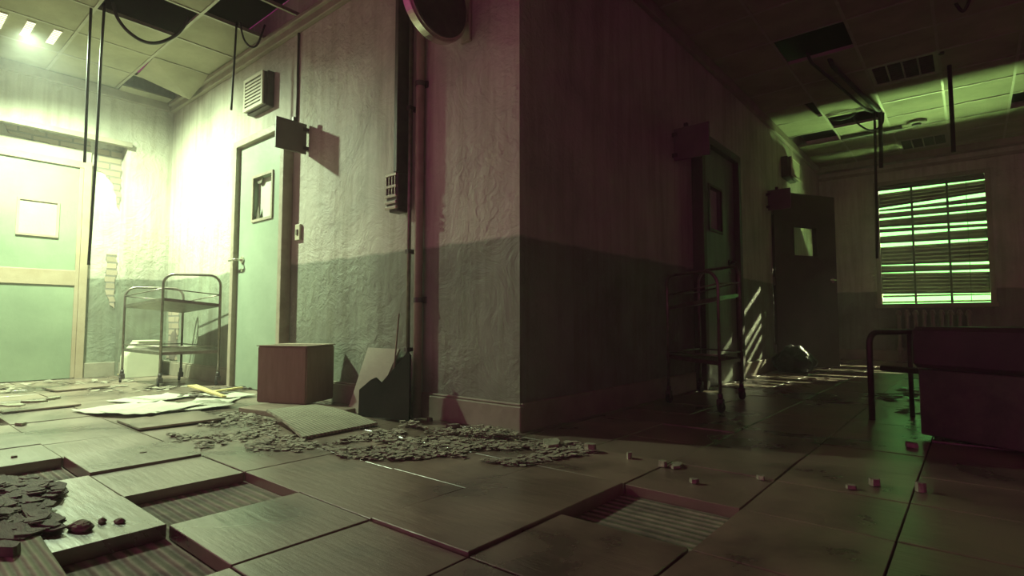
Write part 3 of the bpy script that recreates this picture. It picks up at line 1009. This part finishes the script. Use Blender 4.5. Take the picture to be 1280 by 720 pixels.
cord([(-5.09, 1.16, 3.04), (-5.11, 1.16, 2.75), (-5.12, 1.16, 2.6), (-5.13, 1.16, 1.9), (-5.15, 1.15, 1.0)], .010, 'longest cable hanging from the ceiling hole past the wide entrance')
cord([(-5.03, 1.20, 3.04), (-5.02, 1.23, 2.93), (-5.0, 1.30, 2.84), (-4.97, 1.40, 2.79), (-4.93, 1.5, 2.81), (-4.86, 1.6, 2.9), (-4.80, 1.66, 3.04)], .013, 'slack cable loop drooping from the ceiling hole at left')
cord([(-4.56, 1.93, 3.03), (-4.57, 1.92, 2.29)], .009, 'short thin cable hanging near the vent box')
cord([(-4.54, 1.95, 3.03), (-4.53, 1.98, 2.9), (-4.5, 2.02, 2.84), (-4.46, 2.06, 2.86), (-4.42, 2.10, 3.03)], .008, 'small cable loop beside the moulding above the vent')
cord([(-.79, 7.58, 3.03), (-.82, 7.6, 1.3)], .014, 'thin cable hanging from the square hole left of the blinds')
cord([(-.74, 7.62, 3.03), (-.75, 7.62, 2.36)], .022, 'thicker short cable hanging from the square hole')
cord([(-.98, 7.45, 3.03), (-.97, 7.46, 2.93), (-.88, 7.5, 2.82), (-.80, 7.55, 2.80), (-.72, 7.6, 2.87), (-.70, 7.6, 3.03)], .010, 'cable loop under the square ceiling hole')
cord([(-1.22, 7.35, 2.98), (-1.15, 7.3, 2.93), (-1.02, 7.32, 2.93), (-.95, 7.4, 3.0)], .010, 'short kinked cable poking out beside the square hole')
cR = at(1192, 190, 2, 2.0)
def vert_at(px, py, depth, r, label, ztop=3.02):
    d = FW + RT * ((px - 640) / FPX) + UP * ((360 - py) / FPX)
    q = EYE + d * (depth / d.dot(FW))
    return cord([(q.x, q.y, ztop), (q.x, q.y, q.z)], r, label)
vert_at(1192, 190, 5.2, .018, 'long dark cable hanging at right in front of the unlit light')
vert_at(1177, 68, 5.0, .022, 'short thick cable hanging beside the nearer unlit light')
qb = EYE + (FW + RT * ((1204 - 640) / FPX) + UP * ((360 - 14) / FPX)) * 4.2
cord([(qb.x - .04, qb.y, 3.02), (qb.x - .035, qb.y, qb.z + .06), (qb.x, qb.y, qb.z), (qb.x + .035, qb.y, qb.z + .06), (qb.x + .04, qb.y, 3.02)], .012, 'small cable loop at the top right edge of the ceiling')
# cables stapled round the ceiling hole above the corner
# ------------------------------------------------------------------ window with blinds
YW = YE + .03
bm = B((WX0 - .06, WX0, YE - .03, YE + .05, WZ0 - .05, WZ1 + .06), (WX1, WX1 + .06, YE - .03, YE + .05, WZ0 - .05, WZ1 + .06), (WX0, WX1, YE - .03, YE + .05, WZ1, WZ1 + .06), (WX0 - .08, WX1 + .08, YE - .08, YE + .05, WZ0 - .06, WZ0), bev=.004)
w1 = struct('window_1', bm, M['trimpaint'])
bm = bmesh.new()
for x in (-.62, -.21):
    bx(bm, x - .014, x + .014, YE + .05, YE + .08, WZ0, WZ1)
obj('mullion', bm, M['leafd'], w1)
struct('window_daylight', B((-18, 14, YE + 18, YE + 18.1, -2, 9)), M['daylight'])
t = thing('venetian_blind', 'crooked venetian blind over the glowing green window', 'blind', ((WX0 + WX1) / 2, YW, WZ0))
# bright slits of the photo, as (left y, right y, left half height, right half height) at px 1100 and 1235
slits = [(242, 222.5, 1.4, .25), (247.5, 241, .8, .2), (None, None, None, None)]
gaps = [  # (x from, x to) in px, left y, right y, left half-height, right half-height
    (1098, 1230, 241.0, 224.5, 1.6, .3),
    (1098, 1232, 261.5, 243.0, .8, 2.2),
    (1098, 1232, 266.0, 253.0, 1.0, .8),
    (1098, 1232, 274.5, 262.5, .9, .8),
    (1099, 1233, 285.5, 277.5, .7, 1.4),
    (1099, 1233, 293.5, 284.0, 2.3, .8),
    (1099, 1233, 307.0, 299.0, 2.2, 1.2),
    (1100, 1234, 332.0, 328.5, .3, 1.5),
    (1100, 1234, 341.5, 338.0, .1, 1.4),
    (1102, 1236, 368.5, 366.5, .8, .2),
    (1102, 1236, 374.5, 371.5, 2.5, 3.0),
]
def zy(px, y): return at(px, y, 1, YW)[2]
edges = []
for (xa, xb, yl, yr, hl, hr) in gaps:
    edges.append((zy(xa, yl - hl), zy(xa, yl + hl), zy(xb, yr - hr), zy(xb, yr + hr)))
bands = []
prevL, prevR = WZ1 - .005, WZ1 - .005
for (tl, bl, tr_, br) in edges:
    bands.append((prevL, tl, prevR, tr_))
    prevL, prevR = bl, br
bands.append((prevL, WZ0 + .012, prevR, WZ0 + .012))
xl, xr = WX0 - .001, WX1 + .001
rs = random.Random(5)
for (tl, bl, tr_, br) in bands:
    hgt = ((tl - bl) + (tr_ - br)) / 2
    n = max(1, round(hgt / .052))
    for k in range(n):
        a0, a1 = tl + (bl - tl) * k / n, tl + (bl - tl) * (k + 1) / n
        b0, b1 = tr_ + (br - tr_) * k / n, tr_ + (br - tr_) * (k + 1) / n
        # overlap inside a band so that no light leaks there
        oa = 0 if k == 0 else .018
        ob = 0 if k == 0 else .006
        f0 = YW - .010 + rs.uniform(-.002, .002)
        f1 = YW + .012
        bm = bmesh.new()
        m_ = 10
        rows = []
        for q in range(m_ + 1):
            s = q / m_
            x = xl + (xr - xl) * s
            zt, zbm = a0 + (b0 - a0) * s + oa, a1 + (b1 - a1) * s
            w = noise.noise(Vector((x * 2.2, zt * 9, 0))) * .0025
            zm = (zt + zbm) / 2
            rows.append([bm.verts.new(c) for c in ((x, f1, zt + w), (x, (f0 + f1) / 2 - .004, zm + w), (x, f0, zbm + w), (x, f0 + .0015, zbm + w + .0004), (x, (f0 + f1) / 2 - .0025, zm + w), (x, f1 + .0015, zt + w - .0004))])
        for q in range(m_):
            for c in range(6):
                d = (c + 1) % 6
                bm.faces.new((rows[q][c], rows[q][d], rows[q + 1][d], rows[q + 1][c]))
        bm.faces.new(rows[0]); bm.faces.new(rows[-1][::-1])
        obj('slat', bm, M['blind'], t)
obj('head_rail', B((WX0 + .005, WX1 - .005, YW - .025, YW + .03, WZ1 - .035, WZ1 - .002), bev=.003), M['blind'], t)
for x in (-.62, -.21, .0):
    obj('ladder_tape', B((x - (.012 if x else .003), x + (.012 if x else .003), YW - .016, YW - .0145, WZ0 + .01, WZ1 - .03)), M['leafd'], t)
# radiator under it
t = thing('radiator', 'old ribbed radiator on the wall under the blinds', 'radiator', (-.44, YE - .1, 0))
for k in range(9):
    x = -.82 + k * .098
    bm = bmesh.new()
    bx(bm, x - .022, x + .022, YE - .15, YE - .03, .12, .735, bev=.016)
    bx(bm, x - .036, x + .036, YE - .14, YE - .05, .655, .705, bev=.012)
    bx(bm, x - .036, x + .036, YE - .14, YE - .05, .15, .20, bev=.012)
    obj('rib', bm, M['radiator'], t)
obj('pipe', T([(-.38 + .44 + .02, YE - .09, .18), (.16, YE - .09, .18), (.16, YE - .09, 0)], .014), M['radiator'], t)
for q in ((-.84, -.80), (-.06, -.02)): obj('foot', B((*q, YE - .13, YE - .05, 0, .13)), M['radiator'], t)

# ------------------------------------------------------------------ hospital bed at right
t = thing('hospital_bed', 'dark hospital bed with a tubular end frame at the right edge', 'bed', (.1, 3.4, 0))
e0, e1 = Vector((-.47, 3.83, 0)), Vector((-.20, 4.30, 0))
uu = (e1 - e0).normalized()
E1 = e0 + uu * .95
pts = [e0]
zt = .508
for k in range(7):
    th = PI / 2 * k / 6
    pts.append(Vector((e0.x, e0.y, zt - .07)) + uu * .07 * (1 - math.cos(th)) + Vector((0, 0, .07 * math.sin(th))))
for k in range(7):
    th = PI / 2 * (1 - k / 6)
    pts.append(Vector((E1.x, E1.y, zt - .07)) - uu * .07 * (1 - math.cos(th)) + Vector((0, 0, .07 * math.sin(th))))
pts.append(E1)
obj('end_frame', T(pts, .0165, 10), M['metald'], t)
m1 = e0 + uu * .34
obj('end_bar', T([m1, m1 + Vector((0, 0, zt))], .013, 8), M['metald'], t)
q2 = e0 + uu * .05
side = Vector((uu.y, -uu.x, 0))
def bpt(a, s, z): return tuple((e0 + uu * a + side * s) + Vector((0, 0, z)))
bm = bmesh.new()
slab(bm, [bpt(-.28, .42, .545), bpt(-.28, 2.1, .535), bpt(.62, 2.1, .535), bpt(.62, .42, .545)], .20, .02)
obj('mattress', bm, M['mattress'], t)
bm = bmesh.new()
slab(bm, [bpt(-.26, .44, .34), bpt(-.26, 2.08, .34), bpt(.60, 2.08, .34), bpt(.60, .44, .34)], .32, .006)
obj('base', bm, M['metald'], t)
obj('side_rail', T([bpt(.05, .03, .30), bpt(.05, 2.0, .30)], .016), M['metald'], t)
for a, s in ((-.22, .5), (.55, .5), (-.22, 2.0), (.55, 2.0)):
    obj('leg', T([bpt(a, s, 0), bpt(a, s, .06)], .02), M['metald'], t)
# ------------------------------------------------------------------ papers, splinters, debris
def sheet(c, w, l, rot, label, mat='paper', z=.008, curl=.01, seed=0):
    bm = bmesh.new()
    n = 10
    R = Matrix.Rotation(rot, 4, 'Z')
    g = []
    for i in range(n + 1):
        row = []
        for j in range(n + 1):
            u, v = (i / n - .5) * w, (j / n - .5) * l
            k = noise.noise(Vector((u * 5 + seed, v * 5, seed)))
            zz = z + abs(k) * curl + curl * 2.2 * (max(0, abs(i / n - .5) * 2 - .75) + max(0, abs(j / n - .5) * 2 - .8)) * (1 if noise.noise(Vector((seed, i * .3, j * .3))) > -.1 else .2)
            q = R @ Vector((u, v, 0))
            row.append((c[0] + q.x, c[1] + q.y, zz))
        g.append(row)
    A = [[bm.verts.new(p) for p in r] for r in g]
    D = [[bm.verts.new((p[0], p[1], p[2] - .0012)) for p in r] for r in g]
    for i in range(n):
        for j in range(n):
            bm.faces.new((A[i][j], A[i + 1][j], A[i + 1][j + 1], A[i][j + 1]))
            bm.faces.new((D[i][j], D[i][j + 1], D[i + 1][j + 1], D[i + 1][j]))
    for k in range(n):
        bm.faces.new((A[k][0], D[k][0], D[k + 1][0], A[k + 1][0])); bm.faces.new((A[k][n], A[k + 1][n], D[k + 1][n], D[k][n]))
        bm.faces.new((A[0][k], A[0][k + 1], D[0][k + 1], D[0][k])); bm.faces.new((A[n][k], D[n][k], D[n][k + 1], A[n][k + 1]))
    o = obj('paper_sheet', bm, M[mat], None, (c[0], c[1], z), smooth=True)
    tag(o, label, 'paper')
def cpx(x, y): q = at(x, y, 2, .01); return (q.x, q.y)
sheet(cpx(150, 511), .34, .40, .15, 'bright sheet of paper lying nearest the left, front of the trolley', seed=1, z=.012)
sheet(cpx(195, 513), .36, .46, .5, 'large bright sheet spread over its neighbours between trolley and box', seed=2, z=.02, curl=.016)
sheet(cpx(238, 509), .36, .45, -.1, 'bright sheet reaching toward the near corner of the board', seed=3, z=.015, curl=.012)
sheet(cpx(192, 498), .34, .45, .3, 'bright sheet just in front of the trolley casters', seed=4, z=.009)
sheet(cpx(285, 494), .40, .24, .1, 'small bright sheet under the splinters left of the box', seed=5, z=.012)
sheet(cpx(262, 503), .30, .42, .9, 'bright sheet tucked beside the corner of the box', seed=6, z=.007)

def stick(a, b, w, th, label):
    A, D = Vector(a), Vector(b)
    u = (D - A).normalized(); v = Vector((-u.y, u.x, 0)) * w / 2
    o = obj('wood_splinter', slab(bmesh.new(), [A - v, D - v * .5, D + v * .3, A + v], th), M['split'], None, (A.x, A.y, min(A.z, D.z) - th))
    tag(o, label, 'splinter')
a = cpx(240, 487); b = cpx(281, 498)
stick((*a, .05), (*b, .03), .07, .012, 'yellow wood splinter slanting across the debris by the trolley')
a = cpx(263, 493); b = cpx(302, 488)
stick((*a, .035), (*b, .04), .06, .012, 'yellow wood splinter lying along the foot of the door')
a = cpx(160, 474); b = cpx(142, 478)
stick((*cpx(148, 470), .03), (*cpx(160, 466), .06), .02, .008, 'small yellow splinter beside the left trolley caster')

def inside(p, poly):
    c = False
    n = len(poly)
    for i in range(n):
        x1, y1 = poly[i]; x2, y2 = poly[(i + 1) % n]
        if (y1 > p[1]) != (y2 > p[1]) and p[0] < (x2 - x1) * (p[1] - y1) / (y2 - y1) + x1: c = not c
    return c

def flakes(name, poly_px, n, size, label, mat, seed, zmax=.008, th=.0018, stretch=1.0, tilt=.12, base=.005):
    r = random.Random(seed)
    poly = [cpx(*q) for q in poly_px]
    xs = [p[0] for p in poly]; ys = [p[1] for p in poly]
    bm = bmesh.new()
    made = 0
    tries = 0
    while made < n and tries < n * 30:
        tries += 1
        p = (r.uniform(min(xs), max(xs)), r.uniform(min(ys), max(ys)))
        if not inside(p, poly): continue
        if noise.noise(Vector((p[0] * 3.1, p[1] * 3.1, seed))) < -.12: continue
        made += 1
        s = size * r.uniform(.35, 1.3)
        k = r.randint(5, 9)
        a0 = r.uniform(0, 6.28)
        tx, ty = r.gauss(0, tilt), r.gauss(0, tilt)
        zc = base + r.uniform(.0, zmax)
        ring = []
        for q in range(k):
            a = a0 + 2 * PI * q / k + r.uniform(-.25, .25)
            d = s * r.uniform(.55, 1.0)
            dx, dy = math.cos(a) * d * stretch, math.sin(a) * d
            ring.append(Vector((p[0] + dx, p[1] + dy, max(.002 + base * .5, zc + dx * tx + dy * ty))))
        A = [bm.verts.new(v) for v in ring]
        D = [bm.verts.new(v - Vector((0, 0, th))) for v in ring]
        bm.faces.new(A); bm.faces.new(D[::-1])
        for q in range(k):
            w = (q + 1) % k
            bm.faces.new((A[q], D[q], D[w], A[w]))
    c = (sum(xs) / len(xs), sum(ys) / len(ys), 0)
    o = obj(name, bm, mat, None, c)
    o['kind'] = 'stuff'
    o['label'] = label
    o['category'] = 'debris'
    return o
flakes('plaster_flakes', [(200, 538), (230, 522), (300, 513), (345, 524), (350, 545), (290, 552), (250, 562)], 420, .018, 'thin peeling flakes on the tiles left of the ribbed tile', M['flake'], 11)
flakes('plaster_flakes', [(305, 560), (335, 528), (390, 545), (400, 556), (350, 572)], 170, .018, 'peeling flakes under the edge of the ribbed tile', M['flake'], 12)
flakes('plaster_flakes', [(400, 556), (475, 536), (560, 546), (640, 552), (720, 552), (755, 566), (700, 572), (650, 582), (560, 568), (500, 574), (430, 572)], 1500, .020, 'broad drift of plaster flakes below the wall corner', M['flake'], 13, .012)
flakes('plaster_flakes', [(500, 531), (545, 526), (640, 541), (655, 549), (560, 545)], 500, .016, 'heap of crumbled plaster against the baseboard', M['flake'], 14, .03)
flakes('lino_flakes', [(0, 600), (40, 601), (75, 612), (76, 620), (48, 634), (68, 655), (62, 672), (0, 688), (-90, 700), (-80, 600)], 520, .032, 'dark pile of curled flooring scraps at the lower left edge', M['flaked'], 15, .02, .004, 1.8, .10, .010)
flakes('wood_chips', [(215, 500), (240, 486), (315, 484), (318, 492), (280, 500)], 110, .035, 'brown chips scattered at the foot of the door', M['flaked'], 16, .02)
flakes('plaster_flakes', [(0, 478), (150, 472), (230, 478), (240, 488), (0, 492)], 110, .04, 'pale crumbs along the foot of the left wall', M['flake'], 17, .01)
flakes('plaster_flakes', [(890, 482), (950, 476), (1045, 470), (960, 500)], 70, .035, 'crumbs on the floor below the slanted light streaks', M['flake'], 18, .01)
flakes('plaster_flakes', [(1100, 486), (1150, 484), (1150, 520), (1110, 512)], 30, .05, 'dark scraps on the green-lit floor under the bed frame', M['flaked'], 19, .012)

def rock(c, s, seed, label, group=None, mat='stone', name='plaster_lump', flat=.55, rot=0):
    bm = bmesh.new()
    bmesh.ops.create_icosphere(bm, subdivisions=3, radius=1)
    for v in bm.verts:
        d = v.co.copy()
        k = 1 + .35 * noise.noise(d * 1.2 + Vector((seed * 3.7, 0, 0))) + .12 * noise.noise(d * 4 + Vector((0, seed, 0)))
        v.co = Vector((d.x * s[0] * k, d.y * s[1] * k, d.z * s[2] * k))
        v.co.z = max(v.co.z, -s[2] * flat)
    bmesh.ops.rotate(bm, verts=bm.verts, cent=(0, 0, 0), matrix=Matrix.Rotation(rot, 3, 'Z'))
    bmesh.ops.translate(bm, verts=bm.verts, vec=(c[0], c[1], c[2] + s[2] * flat))
    o = obj(name, bm, M[mat], None, c)
    return tag(o, label, 'rubble', group)
q = cpx(101, 661); rock((*q, .007), (.036, .020, .016), 1, 'largest of the three plaster lumps on the tile above the lower left pit', rot=.5)
q = cpx(128, 652); rock((*q, .007), (.014, .010, .009), 2, 'middle of the three plaster lumps on the tile above the lower left pit')
q = cpx(150, 652); rock((*q, .007), (.016, .009, .008), 3, 'rightmost of the three plaster lumps on the tile above the lower left pit', rot=.6)
def chip(c, s, rot, seed, label, group=None, mat='stone', th=None):
    r = random.Random(seed)
    bm = bmesh.new()
    k = 6
    ring = []
    for i in range(k):
        a = 2 * PI * i / k + r.uniform(-.3, .3)
        ring.append(Vector((math.cos(a) * s[0] * r.uniform(.7, 1.1), math.sin(a) * s[1] * r.uniform(.7, 1.1), 0)))
    A = [bm.verts.new(v + Vector((0, 0, s[2]))) for v in ring]
    D = [bm.verts.new(v * 1.08) for v in ring]
    bm.faces.new(A); bm.faces.new(D[::-1])
    for i in range(k):
        j = (i + 1) % k
        bm.faces.new((A[i], D[i], D[j], A[j]))
    bmesh.ops.rotate(bm, verts=bm.verts, cent=(0, 0, 0), matrix=Matrix.Rotation(rot, 3, 'Z'))
    bmesh.ops.translate(bm, verts=bm.verts, vec=c)
    o = obj('tile_chip', bm, M[mat], None, c)
    return tag(o, label, 'rubble', group)
chips = [
    ((14, 508), (.10, .06, .02), 'plate-like chip at the far left edge of the floor', None),
    ((45, 504), (.085, .035, .025), 'brick-shaped chip second from the left edge, by the loose tiles', None),
    ((63, 504), (.08, .06, .012), 'thin pale chip third from the left edge, by the loose tiles', None),
    ((66, 498), (.08, .03, .015), 'dark-edged chip just behind the thin pale chip', None),
    ((25, 529), (.05, .03, .012), 'small dark chip on the tile beside the far left pit', None),
    ((17, 571), (.013, .010, .010), 'tiny pebble on the pale tile at the left edge', None),
    ((179, 566), (.016, .010, .010), 'tiny pebble on the stained tile in the middle of the floor', None),
    ((690, 556), (.10, .05, .022), 'flat broken tile piece lying under the black wall corner', None),
    ((738, 563), (.032, .025, .035), 'pale block-shaped chip just right of the wall corner', None),
    ((787, 571), (.012, .020, .026), 'upright chip on the dark floor right of the wall corner', None),
    ((828, 581), (.018, .022, .022), 'chip on the joint between dark tiles past the long slab', None),
    ((845, 581), (.05, .02, .010), 'thin sliver of tile beside the chip on the dark joint', None),
    ((868, 601), (.018, .018, .014), 'small chip alone on the dark tile beyond the pit', None),
    ((952, 597), (.016, .014, .014), 'small chip at the corner of the dark tile beyond the pit', None),
    ((1093, 604), (.022, .018, .022), 'brightest small chip on the dark floor below the bed', None),
    ((1064, 608), (.020, .016, .012), 'dim chip left of the brightest chip below the bed', None),
    ((1150, 612), (.016, .016, .03), 'dim chip right of the brightest chip below the bed', None),
    ((1140, 557), (.03, .02, .02), 'dim chip on the floor under the bed frame', None),
    ((863, 483), (.06, .03, .02), 'small rubble piece at the foot of the closed dark door', None),
    ((566, 533), (.035, .018, .018), 'dark square lump at the rim of the crumbled plaster heap', None),
    ((584, 537), (.030, .018, .02), 'dark lump right of the square one below the baseboard', None),
    ((537, 525), (.03, .018, .018), 'dark lump left of the square one below the baseboard', None),
]
for k, (px, s, lab, grp) in enumerate(chips):
    q = cpx(*px)
    chip((*q, .004), s, .3 + k * .7, 40 + k, lab, grp, 'stone' if k not in (19, 20, 21) else 'flaked')
q = cpx(15, 690)
chip((-1.80, .265, .0175), (.055, .022, .022), .5, 90, 'dark wedge-shaped lump on the ribbed tile at the bottom left', None, 'flaked')

GROUPS = {'hanging_cable': 'cables hanging from the ceiling', 'paper_sheet': 'papers scattered before the trolley', 'tile_chip': 'broken chips scattered over the floor',
          'ceiling_panel': 'slipped ceiling panels', 'blade_sign': 'blank signs jutting from the walls', 'plaster_flakes': 'drifts of peeled flakes', 'plaster_lump': 'plaster lumps on one tile',
          'ceiling_light': 'louvred ceiling lights', 'service_trolley': 'service trolleys', 'wall_vent': 'wall vent boxes', 'wood_splinter': 'yellow wood splinters', 'floor_tile': 'loose floor tiles',
          'ribbed_tile': 'ribbed tiles underside up', 'ceiling_pipe': 'pipes under the ceiling', 'wall_pipe': 'vertical wall pipes'}
for o in C.objects:
    k = o.name.split('.')[0]
    if o.parent is None and o.get('label') and k in GROUPS: o['group'] = GROUPS[k]
# ------------------------------------------------------------------ light
w = bpy.data.worlds.new('world')
bpy.context.scene.world = w
w.use_nodes = True
w.node_tree.nodes['Background'].inputs[0].default_value = (.40, .038, .19, 1)  # maroon fill, shaped brighter behind the camera to lift the darks
wt = w.node_tree
tcw = wt.nodes.new('ShaderNodeTexCoord')
spw = wt.nodes.new('ShaderNodeSeparateXYZ')
wt.links.new(tcw.outputs['Generated'], spw.inputs[0])
mrw = wt.nodes.new('ShaderNodeMapRange')
mrw.inputs['From Min'].default_value = .2
mrw.inputs['From Max'].default_value = -.8
mrw.inputs['To Min'].default_value = .09
mrw.inputs['To Max'].default_value = 1.0
dtw = wt.nodes.new('ShaderNodeVectorMath')
dtw.operation = 'DOT_PRODUCT'
dtw.inputs[1].default_value = (.6, .8, 0)
wt.links.new(tcw.outputs['Generated'], dtw.inputs[0])
wt.links.new(dtw.outputs['Value'], mrw.inputs['Value'])
wt.links.new(mrw.outputs[0], wt.nodes['Background'].inputs[1])

def lamp(name, kind, loc, col, energy, aim=None, **kw):
    d = bpy.data.lights.new(name, kind)
    d.color = col
    d.energy = energy
    for k, v in kw.items(): setattr(d, k, v)
    o = bpy.data.objects.new(name, d)
    C.objects.link(o)
    o.location = loc
    if aim is not None:
        o.rotation_euler = (Vector(aim) - Vector(loc)).to_track_quat('-Z', 'Y').to_euler()
    return o
lamp('fluorescent_light', 'SPOT', (-5.87, .82, 2.95), (.76, 1, .62), 1120, (-5.75, 1.4, .5), spot_size=math.radians(154), spot_blend=1.0, shadow_soft_size=.05)
# sunbeam through the blinds, then an added fill for the ceiling
wc = Vector((-.41, YE, 1.9))
bd = Vector((.38, 1, .52)).normalized()
lamp('sun_outside', 'SPOT', wc + bd * 14, (.95, 1, .55), 38000, wc, spot_size=math.radians(12), spot_blend=.1, shadow_soft_size=.06)
lamp('ceiling_fill', 'AREA', (-.40, YE + .74, .14), (.58, 1, .32), 1300, (-.4, YE - .9, 2.9), shape='RECTANGLE', size=1.3, size_y=.42, spread=math.radians(105))  # unseen lamp added below the sill to throw green onto the ceiling

# thin haze hanging in the rooms
HZ = .014
if HZ:
    m = bpy.data.materials.new('dusty_haze')
    m.use_nodes = True
    nt = m.node_tree
    nt.nodes.clear()
    o_ = nt.nodes.new('ShaderNodeOutputMaterial')
    vs = nt.nodes.new('ShaderNodeVolumeScatter')
    vs.inputs['Density'].default_value = HZ
    vs.inputs['Anisotropy'].default_value = .2
    nt.links.new(vs.outputs[0], o_.inputs['Volume'])
    hz = obj('dusty_haze', B((XA - .05, 2.5, -1.5, YE - .02, .0, 2.99)), m, None)
    hz['kind'] = 'stuff'
    hz['label'] = 'thin dusty haze hanging in the air of both rooms'
    hz['category'] = 'haze'

sc = bpy.context.scene
sc.view_settings.view_transform = 'Standard'
sc.view_settings.look = 'None'
sc.view_settings.exposure = 0
sc.view_settings.gamma = 1
sc.cycles.use_denoising = True
sc.cycles.max_bounces = 8
sc.cycles.diffuse_bounces = 2
sc.cycles.volume_bounces = 1
sc.cycles.sample_clamp_indirect = 4
